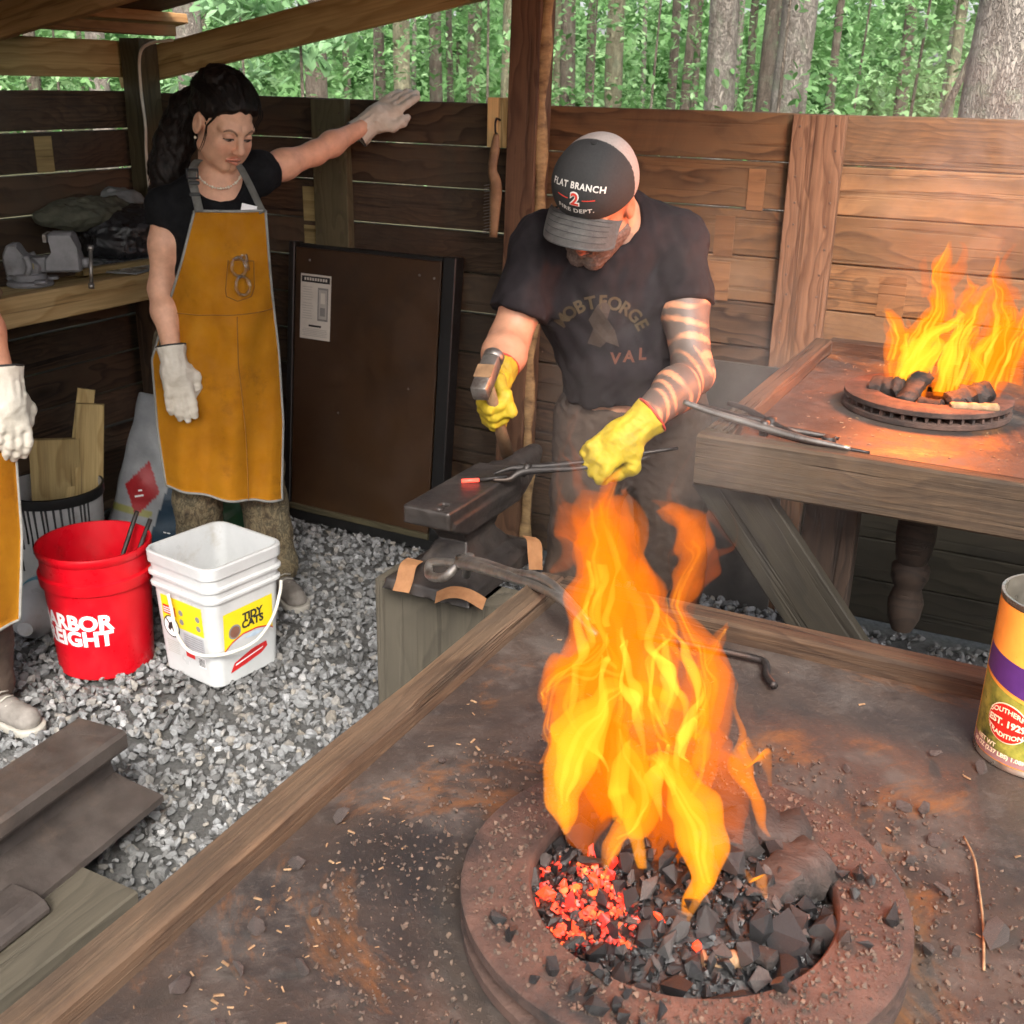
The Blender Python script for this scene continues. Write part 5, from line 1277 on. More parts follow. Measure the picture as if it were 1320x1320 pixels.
# ================================================================== people
def refine(o, f, sel, cuts=2):
    """denser mesh where the face needs it, pulled back onto the sculpted surface"""
    me = o.data; bm = bmesh.new(); bm.from_mesh(me); bm.verts.ensure_lookup_table()
    co = np.array([v.co[:] for v in bm.verts], np.float32); ok = sel(co)
    es = [e for e in bm.edges if ok[e.verts[0].index] and ok[e.verts[1].index]]
    bmesh.ops.subdivide_edges(bm, edges=es, cuts=cuts, use_grid_fill=True); bmesh.ops.triangulate(bm, faces=[q for q in bm.faces if len(q.verts) > 4])
    co = np.array([v.co[:] for v in bm.verts], np.float32); s = np.where(sel(co))[0]; V = co[s]
    for _ in range(3):
        d = f(V); e = .0012; G = np.stack([f(V+v3([e,0,0]))-d, f(V+v3([0,e,0]))-d, f(V+v3([0,0,e]))-d], 1)/e
        V = V-G*np.clip(d/np.maximum((G*G).sum(1), .3), -.003, .003)[:,None]
    bm.verts.ensure_lookup_table()
    for i, p in zip(s, V): bm.verts[int(i)].co = p.tolist()
    bm.to_mesh(me); bm.free(); me.update(); me.polygons.foreach_set('use_smooth', [True]*len(me.polygons))
def nrm(v): v = v3(v); return v/np.linalg.norm(v)
class Fr:
    """person frame: a = sideways, b = toward the forge front, z = up"""
    def __init__(s, x, y, c, r): s.o, s.c, s.r = v3((x,y,0)), v3((*c,0)), v3((*r,0))
    def __call__(s, a, b, z): return s.o+s.r*a+s.c*b+v3((0,0,z))
def basis(x, z):
    """columns lateral, forward, up"""
    z = nrm(z); x = nrm(v3(x)-z*(v3(x)@z)); return np.stack([x, np.cross(z, x), z], 1)
class Head:
    def __init__(s, c, fwd, up, k): 
        s.c = v3(c); y = nrm(fwd); u = v3(up); z = nrm(u-y*(u@y)); x = np.cross(y, z); s.R = np.stack([x,y,z],1); s.k = k
    def loc(s, P): return ((P-s.c)@s.R)/s.k
    def wld(s, p): return s.c+s.R@(v3(p)*s.k)
    def mat(s):
        m = Matrix.Identity(4)
        for i in range(3):
            for j in range(3): m[i][j] = float(s.R[i,j]*s.k)
            m[i][3] = float(s.c[i])
        return m
def head_sdf(H, P, male=0):
    L = H.loc(P); X = L.copy(); X[:,0] = np.abs(X[:,0]); j = .006*male
    d = ell(L, (0,-.014,.036), (.073+j*.5,.094,.083))
    d = smin(d, ell(L, (0,.022,-.026), (.058+j,.064,.088)), .025)
    d = smin(d, cap(X, (.047+j,-.002,-.062), (.012+j,.056+j*1.6,-.095-j*1.6), .021, .0175+j*.5), .025)
    d = smin(d, ell(X, (.036,.056,-.030), (.025,.024,.028)), .020)
    if not male: d = smin(d, ell(X, (.036,.034,-.060), (.027,.036,.034)), .022)
    d = smin(d, cap(X, (.012,.080,.021), (.044,.066,.020), .0105+j*.4), .016)
    d = smax(d, -ell(X, (.031,.098,.000), (.017,.015,.0105)), .012)
    d = smin(d, ell(X, (.031,.0745,-.001), (.0150,.0125,.0105)), .005)
    d = smin(d, cap(L, (0,.083,.014), (0,.101,-.028), .0065, .0105), .012)
    d = smin(d, ell(L, (0,.103,-.033), (.0115,.0115,.0100)), .008)
    d = smin(d, ell(X, (.0115,.094,-.037), (.0075,.0095,.0070)), .006)
    d = smin(d, cap(X, (0,.0915,-.0595), (.020,.0815,-.0655), .0058, .003), .006)
    d = smin(d, cap(X, (0,.0905,-.0705), (.017,.0815,-.0690), .0070, .003), .006)
    d = smax(d, -cap(X, (0,.0985,-.0645), (.022,.0865,-.0680), .0018), .004)
    e = ell(X, (.0765,-.012,-.004), (.0095,.019,.031)); e = smax(e, -ell(X, (.087,-.009,.0), (.007,.0115,.020)), .006)
    return smin(d, e, .008)*H.k
def skin_cols(V, H, base, male=0, extra=None, eyes=False):
    n = len(V); c = np.tile(v3(base), (n,1)); L = H.loc(V); x = np.abs(L[:,0]); y, z = L[:,1], L[:,2]
    def bl(w, col):
        w = np.clip(w,0,1)[:,None]; c[:] = c*(1-w)+v3(col)*w
    near = np.linalg.norm(L,axis=1) < .2
    g = lambda d, s: np.exp(-(d/s)**2)*near
    bl(.45*g(np.hypot(x-.040, z+.034), .022)*(y > .02), (base[0]*1.02, base[1]*.72, base[2]*.68))
    bl(.35*g(np.hypot(x, z+.034), .016)*(y > .07), (base[0], base[1]*.72, base[2]*.68))
    lip = (np.abs(z+.0652+7*x*x) < .0095-.20*np.maximum(x-.008,0)) & (x < .024) & (y > .075); bl(.75*lip, (base[0]*.85, base[1]*.45, base[2]*.45))
    bl(.9*((np.abs(z+.0648+6*x*x) < .0016) & (x < .022) & (y > .07)), (.07,.025,.022))
    lid = (np.hypot((x-.031)/.0165, (z-.001)/.0105) < 1) & (y > .06); bl(.35*lid, (base[0]*.72, base[1]*.58, base[2]*.56))
    lash = (np.abs(z+.0055-.22*(x-.031)**2/.016) < .0022) & (np.abs(x-.031) < .0155) & (y > .06); bl(.95*lash*(not eyes), (.012,.008,.007))
    if eyes:
        ey = (((x-.031)/.0145)**2+((z+.0055)/.0058)**2 < 1) & (y > .06); bl(.95*ey, (.30,.25,.22))
        ir = (np.hypot(x-.031, (z+.0075)*1.0) < .0056) & ey; bl(1.0*ir, (.025,.014,.009))
        ul = (np.abs(z+.0012+ .0045*((x-.031)/.0145)**2) < .0016) & (np.abs(x-.031) < .0155) & (y > .06); bl(.97*ul, (.010,.006,.005))
    brow = (np.abs(z-.0215+.9*(x-.032)**2/.030-.10*(x-.03)) < .0032) & (x > .012) & (x < .050) & (y > .05); bl(.7*brow, (.05,.03,.022))
    if male:
        st = near & (z < -.040) & (y > -.03) & ~lip; bl(.55*st*np.clip((-.036-z)/.02,0,1), (.16,.085,.060))
        bl(.5*g(np.hypot(x-.0765, z), .03)*(x > .068), (base[0]*1.0, base[1]*.70, base[2]*.65))
    if extra: extra(V, c)
    return c
def torso_sdf(P, J, g=0.0):
    R = J['R']; s = J.get('k', 1)
    d = ell(P, J['chest'], v3(J['rchest'])+g, R); d = smin(d, ell(P, J['belly'], v3(J['rbelly'])+g, R), .06); d = smin(d, ell(P, J['pelvis'], v3(J['rpelvis'])+g, J['Rp']), .06)
    for q in ('rsh','lsh'): d = smin(d, cap(P, J['neck'], J[q], .046+g, .052+g), .045)
    if 'bust' in J:
        for q in J['bust']: d = smin(d, ell(P, q, v3((.055,.055,.055))+g, R), .035)
    return d
def body_sdf(J):
    H = J['H']; a = J['arm']
    def f(P):
        d = torso_sdf(P, J)
        d = smin(d, cap(P, J['neck']-v3((0,0,.01)), H.wld((0,-.030,-.045)), J['rneck']*1.12, J['rneck']), .03)
        d = smin(d, head_sdf(H, P, J['male']), .018)
        for s in 'rl':
            A, E, W, K = J[s+'sh'], J[s+'el'], J[s+'wr'], J[s+'kn']
            m = A+(E-A)*.45; d2 = chain(P, [A, m, E], [a*1.12, a*1.02, a*.80], .03)
            q = E+(W-E)*.30; d2 = smin(d2, chain(P, [E, q, W], [a*.78, a*.86, a*.55], .03), .03)
            d2 = smin(d2, cap(P, W, W+(K-W)*.35, a*.50, a*.40), .02); d = smin(d, d2, .03)
            Hp, Kn, An = J[s+'hip'], J[s+'knee'], J[s+'ank']
            d = smin(d, chain(P, [Hp, Kn], [.082,.056], .03), .04); d = smin(d, chain(P, [Kn, Kn+(An-Kn)*.35, An], [.054,.054,.036], .02), .03)
            d = smin(d, cap(P, An-v3((0,0,.03)), J[s+'toe'], .030, .024), .03)
        return d
    return f
def bounds(J, pad=.16):
    pts = np.array([v for k, v in J.items() if isinstance(v, np.ndarray) and v.shape == (3,) and not k.startswith('r') or k in ('rsh','rel','rwr','rkn','rhip','rknee','rank','rtoe')])
    pts = np.concatenate([pts, J['H'].c[None]+.16, J['H'].c[None]-.16]); return pts.min(0)-pad, pts.max(0)+pad
def tee_sdf(J, hem, sl, g, neckcut, fold=.006, seed=0):
    a = J['arm']
    def f(P):
        d = torso_sdf(P, J, g)
        up = J['R'][:,2]; d = smax(d, -(P-J[hem[0]])@up+hem[1], .006)
        for s in 'rl':
            A, E = J[s+'sh'], J[s+'el']; ax = nrm(E-A); e = A+ax*sl
            d2 = cap(P, A, E, a*1.10+g*.9, a*.98+g*1.0); d2 = smax(d2, (P-e)@ax, .004); d = smin(d, d2, .03)
        c, r = neckcut; d = smax(d, -(np.linalg.norm(P-v3(c),axis=1)-r), .008)
        Q = P*v3((1,1,.55)); return d + fold*(.55*sn(Q, 34, seed)+.35*sn(Q, 70, seed+4))
    return f
def pants_sdf(J, top, g, fold=.007, cuff=.05):
    def f(P):
        d = ell(P, J['pelvis'], v3(J['rpelvis'])+g, J['Rp'])
        for s in 'rl':
            Hp, Kn, An = J[s+'hip'], J[s+'knee'], J[s+'ank']
            d = smin(d, chain(P, [Hp, Kn, An], [.088+g,.066+g,.052+g*1.5], .03), .04)
        d = smax(d, P[:,2]-top, .006); d = smax(d, cuff-P[:,2], .006)
        return d + fold*(.6*sn(P*v3((1,1,.8)), 30, 7)+.5*np.abs(sn(P, 60, 9)))
    return f
def shoe(parent, ank, toe, mat, sole, nm='shoe'):
    ax = v3(toe)-v3(ank); ax[2] = 0; ax = nrm(ax); h = v3(ank)*v3((1,1,0))
    def up(P):
        d = cap(P, h-ax*.02+v3((0,0,.045)), h+ax*.17+v3((0,0,.038)), .040, .034); d = smin(d, cap(P, h+v3((0,0,.05)), h+v3((0,0,.10)), .042, .045), .03)
        d = smax(d, P[:,2]-.115, .004); return smax(d, .024-P[:,2], .003)+.0012*sn(P, 120)
    def so(P):
        Q = P*v3((1,1,0)); d = cap(Q, h-ax*.025, h+ax*.175, .044, .041); return np.maximum(d, np.abs(P[:,2]-.016)-.011)
    lo, hi = h-.25+v3((0,0,.24)), h+.25
    hi[2] = .14
    o = sdf_obj(nm, up, lo, hi, .005, mat, parent); sdf_obj('sole', so, lo, hi, .005, sole, o, proj=1)
    sd = np.cross(ax, v3((0,0,1)))
    for k in range(4):
        p = h+ax*(.055+.02*k)+v3((0,0,.092-.008*k)); MB().tube([p-sd*.020, p+v3((0,0,.006)), p+sd*.020], .0025, 6).build('lace', sole, o, smooth=True)
    return o
def glove(nm, parent, W, tip, back, mat, side, curl, size=1.0, grip=None, trim=None, cuff=.05, mark=None, spread=.0):
    """five-fingered work glove; side = +1 when the thumb lies on local +x"""
    y = nrm(v3(tip)-v3(W)); b = v3(back); z = nrm(b-y*(b@y)); x = np.cross(y, z); R = np.stack([x,y,z],1); W = v3(W)
    cu = [curl]*4 if not hasattr(curl, '__len__') else curl
    fx = [.031,.0105,-.0105,-.031]; ln = [.064,.074,.069,.054]; rad = [.0120,.0122,.0118,.0108]
    def f(P):
        L = ((P-W)@R)/size; L = L.copy(); L[:,0] *= side
        d = sbox(L, (0,.052,-.002), (.041,.047,.0165), .015); d = smin(d, cap(L, (.0,.0,0), (0,.03,0), .031, .034), .02)
        for k in range(4):
            p = v3((fx[k], .092-(.006 if k == 3 else 0), 0)); an = 0; pts = [p]
            for seg, fr in enumerate((.44,.32,.24)):
                an += cu[k]*(.75,1.05,.75)[seg]; sp = spread*(1.5-k)*.16
                p = p+v3((math.sin(sp)*math.cos(an), math.cos(an)*math.cos(sp), -math.sin(an)))*ln[k]*fr; pts.append(p)
            d = smin(d, chain(L, pts, [rad[k]*1.08, rad[k]*1.02, rad[k]*.97, rad[k]*.85], .006), .006)
        th = [(.030,.022,-.006), (.052,.045,-.014-.010*curl_t), (.056-.012*curl_t,.075,-.020-.020*curl_t), (.050-.028*curl_t,.096,-.026-.026*curl_t)]
        d = smin(d, chain(L, th, [.019,.0155,.0135,.0115], .01), .013)
        c0 = cap(L, (0,-cuff,0), (0,.012,0), .042, .033); c0 = smax(c0, -(L[:,1]+cuff), .003); c0 = smax(c0, -(cap(L, (0,-cuff-.03,0), (0,-.012,0), .037, .027)), .003)
        d = smin(d, c0, .012)
        return (d + .0016*sn(L, 95, 2)+.0013*np.abs(sn(L*v3((.5,1.6,1)), 130, 5)) + .0016*np.clip(1-np.abs(L[:,1]+.0)/.03,0,1)*np.sin(L[:,0]*340))*size
    curl_t = grip if grip is not None else .15
    lo = W-.22*size; hi = W+.22*size
    g = sdf_obj(nm, f, lo, hi, .0036, mat, parent)
    ring = []
    for k in range(25):
        t = 2*PI*k/24; ring.append(W+R@(v3((.0405*math.cos(t), -cuff, .0405*math.sin(t)))*size))
    MB().tube(ring, .0028, 6, caps=False).build('cuff_binding', trim or M_ink, g, smooth=True)
    if mark:
        for k in range(mark):
            p = W+R@(v3(((-.014+.0052*k), .048+.0008*(k % 3), .0172))*size)
            MB().box(.0036,.0045+.002*(k % 2),.0006, Matrix.Translation(p) @ Matrix([[float(R[i,j]) for j in range(3)] for i in range(3)]).to_4x4()).build('print_mark', M_ink, g)
    return g
M_skin = vcol('skin', .52, 34, .13, .3, 300, .0012, .4, sss=.10)
M_tee_b = surf('black cotton', (.004,.004,.005), (.009,.009,.010), .9, scale=20, bump=.25, bscale=300, bdist=.001, spec=.2)
M_tee_p = surf('faded black cotton', (.007,.0055,.0065), (.017,.013,.015), .9, scale=9, bump=.3, bscale=300, bdist=.001, spec=.2)
M_apron = surf('mustard suede', (.60,.235,.004), (.72,.31,.008), .85, scale=9, c3=(.36,.115,.006), s3=7, t3=(.56,.78), bump=.3, bscale=260, bdist=.0015)
M_bind = surf('grey webbing', (.20,.195,.175), (.29,.285,.26), .8, scale=40, bump=.3, bscale=200)
M_seam = flat('mustard thread', (.30,.12,.012), .8)
M_glove = surf('cream leather glove', (.48,.43,.35), (.62,.57,.49), .7, scale=16, c3=(.40,.33,.25), s3=9, t3=(.6,.8), bump=.35, bscale=120)
M_glove_y = surf('yellow leather glove', (.33,.225,.006), (.42,.30,.009), .75, scale=14, c3=(.20,.135,.012), s3=11, t3=(.5,.72), bump=.4, bscale=110)
def camo():
    t = NT('camouflage cloth'); v = t.coords((1,1,.6))
    a = t.noise(v, 22, 5, .7, 1.2); b = t.noise(v, 55, 4, .7, 2.0)
    c = t.ramp(a, [(.30,(.02,.016,.01)), (.42,(.09,.065,.035)), (.5,(.19,.15,.085)), (.58,(.06,.05,.03)), (.68,(.27,.225,.14))])
    c = t.mix(t.ramp(b, [(.5,(0,0,0)), (.62,(.8,.8,.8))]), c, (.045,.033,.02)); t.put(t.b.inputs['Base Color'], c); t.b.inputs['Roughness'].default_value = .9
    t.bump(t.noise(v, 200, 3), .2, .002); return t.m
M_camo = camo()
def hair_mat():
    t = NT('dark brown hair'); v = t.coords((1,1,1)); n = t.noise(v, 70, 5, .7)
    t.put(t.b.inputs['Base Color'], t.mix(t.ramp(n, [(.35,(0,0,0)), (.7,(1,1,1))]), (.003,.002,.0015), (.016,.008,.005)))
    t.b.inputs['Roughness'].default_value = .58; t.b.inputs['Specular IOR Level'].default_value = .25; t.bump(n, .5, .004); return t.m
M_hair = hair_mat()
M_khaki = surf('brown work trousers', (.036,.022,.015), (.062,.040,.028), .9, scale=12, c3=(.020,.013,.010), s3=5, bump=.3, bscale=220)
M_shoe_g = surf('grey suede shoe', (.13,.115,.10), (.22,.20,.18), .85, scale=24, bump=.3); M_sole = flat('pale sole', (.34,.32,.28), .7)

def ribbon(nm, pts, w, nrmv, mat, parent, n=20, th=.0022):
    P = catmull([tuple(map(float, p)) for p in pts], n); g = []
    for i, p in enumerate(P):
        t = (P[min(i+1,n-1)]-P[max(i-1,0)]).normalized(); nv = nrmv[i*len(nrmv)//n] if isinstance(nrmv, list) else nrmv; s = t.cross(Vector(tuple(map(float, nv)))).normalized(); g.append([p-s*w/2, p, p+s*w/2])
    return MB().sheet(g, th).build(nm, mat, parent, smooth=True)
def apron(parent, F, rows, depth, mat, seed=0):
    """rows: (z, a_left, a_right, b_front, wrap); a suede sheet curved round the body"""
    zs = [r[0] for r in rows][::-1]; tab = [[r[k] for r in rows][::-1] for k in range(1,5)]
    NV, NU = 64, 44; grid = []
    def pt(u, z):
        al, ar, bf, wr = [float(np.interp(z, zs, t)) for t in tab]
        a = al+(ar-al)*(u+1)/2; b = bf-wr*abs(u)**2.4
        lowness = max(0, min(1, (rows[1][0]-z)/.5))
        b += .005*math.sin(z*34+3*math.sin(u*4))*math.exp(-((z-.93)/.10)**2)+lowness*.016*math.sin(u*7.5+seed+1.2*math.sin(z*5))*(1-abs(u)**4) + .004*math.sin(z*21+u*3+seed)+.004*mnoise.noise(Vector((u*3, z*9, seed)))
        return Vector(tuple(map(float, F(a, b, z))))
    z0, z1 = rows[0][0], rows[-1][0]
    def zz(u, v): return z0+(z1-z0)*v + rows[-1][5]*u*v if len(rows[-1]) > 5 else z0+(z1-z0)*v
    for i in range(NV+1): grid.append([pt(-1+2*j/NU, zz(-1+2*j/NU, i/NV)) for j in range(NU+1)])
    ap = MB().sheet(grid, .0035).build('apron', mat, parent, smooth=True)
    left = [g[0] for g in grid]; right = [g[-1] for g in grid]
    for e in (left, right, grid[0], grid[-1]): MB().tube(e, .0042, 6, flat=1).build('edge_binding', M_bind, ap, smooth=True)
    return ap, pt
# ---------------------------------------------------------------- worker with raised arm
W = Fr(-2.30, 2.70, (.648,-.761), (.761,.648))
wo = thing('person', 'person in black tee and mustard suede apron, arm stretched along the plank wall', 'person', tuple(map(float, W(-.06,0,0))))
def at0(o):
    """children keep world coordinates although the person's empty stands at its feet"""
    return Matrix.Translation(-Vector(o.location))
class Par:
    pass
def adopt(o, root):
    o.parent = root; o.matrix_basis = Matrix.Translation(-Vector(root.location)) @ o.matrix_basis
    return o
yaw = math.radians(33); pit = math.radians(24)
fdir = (W.c*math.cos(yaw)+W.r*math.sin(yaw))*math.cos(pit)-v3((0,0,math.sin(pit)))
Hd = Head(W(-.004,.022,1.468), fdir, v3((0,0,1))+W.r*.06, 1.01)
J = dict(H=Hd, male=0, arm=.041, rneck=.047, neck=W(-.035,-.025,1.295), rsh=W(-.178,.01,1.235), rel=W(-.216,.03,1.005), rwr=W(-.190,.155,.810), rkn=W(-.180,.115,.72),
 lsh=W(.085,-.075,1.325), lel=v3((-2.232,3.035,1.378)), lwr=v3((-2.192,3.285,1.462)), lkn=v3((-2.15,3.36,1.52)),
 chest=W(-.045,-.01,1.175), rchest=(.124,.090,.155), belly=W(-.055,.0,1.02), rbelly=(.118,.090,.14), pelvis=W(-.075,-.01,.845), rpelvis=(.150,.112,.12),
 rhip=W(-.16,0,.80), rknee=W(-.16,.04,.45), rank=W(-.165,-.03,.085), rtoe=W(-.18,.12,.035), lhip=W(.01,0,.80), lknee=W(.030,-.01,.44), lank=W(.070,.03,.085), ltoe=W(.12,.18,.035))
J['R'] = basis(J['rsh']-J['lsh'], J['chest']-J['pelvis']); J['Rp'] = J['R']
J['bust'] = [W(-.085,.050,1.165), W(.015,.035,1.175)]
lo, hi = bounds(J)
SK = (.66,.36,.235)
bf = body_sdf(J); bo = sdf_obj('body', bf, lo, hi, .0046, M_skin)
def face_sel(co):
    L = Hd.loc(co); return (L[:,1] > .035) & (np.linalg.norm(L-v3((0,.03,-.02)),axis=1) < .115) & (L[:,2] < .06)
refine(bo, bf, face_sel, 2)
co = np.zeros(len(bo.data.vertices)*3, np.float32); bo.data.vertices.foreach_get('co', co); set_col(bo.data, skin_cols(co.reshape(-1,3), Hd, SK, eyes=True)); adopt(bo, wo)
adopt(sdf_obj('tee_shirt', tee_sdf(J, ('pelvis', -.02), .048, .010, (W(-.02,.06,1.345), .088), .006), lo, hi, .006, M_tee_b), wo)
adopt(sdf_obj('trousers', pants_sdf(J, .96, .014), lo, hi, .007, M_camo), wo)
for s in 'rl': adopt(shoe(None, J[s+'ank'], J[s+'toe'], M_shoe_g, M_sole), wo)
curl = .32
adopt(glove('glove', None, J['rwr'], W(-.172,.205,.64), W.c*1.0+W.r*.08, M_glove, -1, [.12,.16,.2,.22], 1.03, .3, mark=6), wo)
adopt(glove('glove', None, J['lwr'], v3((-2.085,3.395,1.580)), v3((0,0,.75))+W.c*.6-W.r*.25, M_glove, 1, [.12,.16,.2,.24], 1.12, .1), wo)
ap, apt = apron(None, W, [(1.238,-.100,.098,.122,.012), (1.10,-.145,.100,.150,.03), (1.0,-.182,.104,.142,.06), (.94,-.205,.108,.140,.085), (.80,-.258,.116,.150,.10), (.60,-.258,.116,.165,.07), (.385,-.245,.100,.170,.055,-.035)], .0, M_apron)
adopt(ap, wo)
def seam(pts): MB().tube([apt(u, z)+Vector(tuple(map(float, W.c*.0045))) for u, z in pts], .0016, 5).build('seam', M_seam, ap, smooth=True)
seam([(u, .945) for u in np.linspace(-.97,.97,30)]); seam([(.30+.10*math.sin((.945-z)*3), z) for z in np.linspace(.94,.37,30)])
pk = [(.05,1.105),(.05,1.02),(.08,1.0),(.30,.985),(.58,.995),(.64,1.02),(.64,1.10),(.05,1.105)]
seam([(pk[i][0]+(pk[i+1][0]-pk[i][0])*t, pk[i][1]+(pk[i+1][1]-pk[i][1])*t) for i in range(len(pk)-1) for t in (0,.25,.5,.75)])
# webbing straps with buckle
cw = tuple(map(float, W.c))
s1 = ribbon('strap', [W(-.086,.130,1.238), W(-.094,.122,1.29), W(-.100,.088,1.335), W(-.085,.03,1.368), W(-.055,-.03,1.372)], .024, [W.c, W.c, W.c+v3((0,0,.6)), v3((0,0,1))+W.c*.4, v3((0,0,1))], M_bind, None); adopt(s1, wo)
s2 = ribbon('strap', [W(.090,.115,1.232), W(.068,.095,1.285), W(.045,.062,1.335), W(.022,.02,1.372), W(.0,-.03,1.385)], .020, [W.c, W.c, W.c+v3((0,0,.6)), v3((0,0,1))+W.c*.4, v3((0,0,1))], M_bind, None); adopt(s2, wo)
for z, b in ((1.285,.1275),(1.315,.112)): MB().box(.030,.006,.010, Matrix.Translation(Vector(tuple(map(float, W(-.095,b,z))))) @ RZ(math.atan2(.648,.761)), .002).build('buckle', M_ink, s1)
q = W(-.098,.098,1.338); b = MB()
for dx, dz, sx, sz in ((0,.013,.034,.004),(0,-.013,.034,.004),(-.015,0,.004,.030),(.015,0,.004,.030)): b.box(sx,.004,sz, Matrix.Translation(Vector(tuple(map(float, q)))) @ RZ(math.atan2(.648,.761)) @ RX(-.5) @ T(dx,-.002,dz))
b.build('buckle', M_ink, s1)
# name sticker, necklace, earring, clear goggles in the bib pocket
st_ = MB().box(.050,.0015,.022, Matrix.Translation(Vector(tuple(map(float, W(.055,.110,1.243))))) @ RZ(math.atan2(.648,.761)+.1) @ RY(.25)).build('name_sticker', M_white); adopt(st_, wo)
b = MB(); NK = [(-.092,.028,1.342),(-.075,.055,1.318),(-.045,.072,1.300),(-.010,.070,1.297),(.022,.052,1.312),(.040,.020,1.335)]
P = catmull([tuple(map(float, W(*p))) for p in NK], 24)
for i, p in enumerate(P): bmesh.ops.create_icosphere(b.bm, subdivisions=1, radius=.0034+.0014*(i % 3 == 0), matrix=Matrix.Translation(p))
adopt(b.build('necklace', flat('pearl', (.75,.66,.52), .25), smooth=True), wo)
b = MB(); bmesh.ops.create_icosphere(b.bm, subdivisions=2, radius=.0042, matrix=Matrix.Translation(Vector(tuple(map(float, Hd.wld((.080,-.004,-.043))))))); adopt(b.build('earring', flat('pearl drop', (.70,.60,.45), .25), smooth=True), wo)
def glass():
    t = NT('clear plastic'); t.b.inputs['Transmission Weight'].default_value = .95; t.b.inputs['Roughness'].default_value = .08; t.b.inputs['IOR'].default_value = 1.3; t.put(t.b.inputs['Base Color'], (.95,.95,.92,1)); return t.m
M_clear = glass(); gg = MB()
for u, z in ((.30,1.085),(.40,1.03)):
    c0 = apt(u, z)+Vector(cw)*.014; ring = [c0+Vector(tuple(map(float, W.r)))*.020*math.cos(t)+Vector((0,0,1))*.027*math.sin(t)+Vector(cw)*.006*math.cos(2*t) for t in np.linspace(0, 2*PI, 22)]
    gg.tube(ring, .0042, 8, caps=False)
gg.tube([apt(.34,1.115)+Vector(cw)*.012, apt(.45,1.12)+Vector(cw)*.016, apt(.52,1.075)+Vector(cw)*.012], .004, 8)
go = gg.build('safety_goggles', M_clear, smooth=True); tag(go, 'clear safety goggles tucked in the mustard apron bib pocket', 'goggles')
# hair
def hair_f(P):
    L = Hd.loc(P); x, y, z = L.T
    d = ell(L, (0,-.018,.050), (.088,.108,.088)); d = smin(d, ell(L, (.008,-.03,.115), (.062,.068,.034)), .03)
    yh = np.interp(z, [-.12,-.05,-.015,.03,.062,.085,.13], [-.050,-.030,.005,.030,.062,.088,.13]).astype(np.float32)
    d = smax(d, y-yh+.004*np.sin(x*160)+.3*np.maximum(np.abs(x)-.05,0), .014)
    ear = ell(np.stack([np.abs(x),y,z],1), (.085,-.008,-.004), (.03,.020,.032)); d = smax(d, -ear, .01)
    w = d*Hd.k
    tail = chain(P, [W(-.045,-.080,1.545), W(-.105,-.095,1.50), W(-.145,-.080,1.42), W(-.172,-.060,1.34), W(-.190,-.040,1.265), W(-.205,-.02,1.20)], [.044,.050,.052,.048,.036,.010], .03)
    w = smin(w, tail, .03); Q = P*v3((1,1,.45))
    return w + .0028*np.sin(sn(Q, 30, 1)*6+P[:,2]*14) + .0018*sn(P*v3((1,1,.4)), 190, 4)
hr = sdf_obj('hair', hair_f, Hd.c-.36, Hd.c+v3((.22,.22,.24)), .0045, M_hair); adopt(hr, wo)
b = MB(); rs = random.Random(3)
for k in range(420):
    t0 = rs.uniform(0,.55); base = [(-.045,-.080,1.545),(-.105,-.095,1.50),(-.145,-.080,1.42),(-.172,-.060,1.34),(-.190,-.040,1.265),(-.205,-.02,1.19)]
    spine = catmull(base, 40); i0 = int(t0*30); L = rs.randint(8,16); ang = rs.uniform(0,2*PI); rr = rs.uniform(.030,.068); fq = rs.uniform(.5,1.1); pts = []
    for i in range(i0, min(39, i0+L)):
        q = (i-i0)/L; sp = spine[i]; r_ = rr*(1-.35*i/40)+.006*math.sin(i*fq*1.7+ang)
        pts.append(Vector(tuple(map(float, W(*sp))))+Vector(tuple(map(float, W.r)))*r_*math.cos(ang+q*fq)+Vector(cw)*r_*math.sin(ang+q*fq)+Vector((0,0,.008*math.sin(i*fq*2+ang))))
    if len(pts) > 3: b.tube(pts, lerp_list([.0010,.0013,.0004], len(pts)), 4)
for k in range(320):
    th = rs.uniform(-1.3,1.3); y0 = rs.uniform(.02,.085); pts = []
    for i in range(9):
        q = i/8; a = q*1.9; x = math.sin(th)*(.090+.004*math.sin(i+k)); z = .050+math.cos(th)*(.088+.006*math.sin(k))*math.cos(a*.35)+.014*math.sin(q*PI); y = y0-.17*q
        s_ = math.sqrt(max(.0, 1-((y+.018)/.125)**2)); pts.append(Vector(tuple(map(float, Hd.wld((x*s_, y, .050+(z-.050)*s_))))))
    b.tube(pts, lerp_list([.0006,.0011,.0007], 9), 4)
for x0, cu in ((-.052,1),(-.058,.6),(.050,-1),(.056,-.7),(.060,-.5),(-.046,.8)):
    pts = [Hd.wld(((x0+.012*(i/8))*1.06+.003*math.sin(i*1.1+x0*200), .062-.010*min(i,4)+.004*math.sin(i*1.3+x0*90), .080-.019*i)) for i in range(9)] if x0 > 0 else [Hd.wld((x0*(1+.05*math.sin(i*.9)), .078+.004*math.sin(i*1.3), .082-.013*i)) for i in range(6)]
    b.tube([tuple(map(float, p)) for p in pts], lerp_list([.0016,.0018,.0006], len(pts)), 5)
hs_ = b.build('hair_strands', M_hair, smooth=True); hs_['kind'] = 'stuff'; hs_.parent = hr

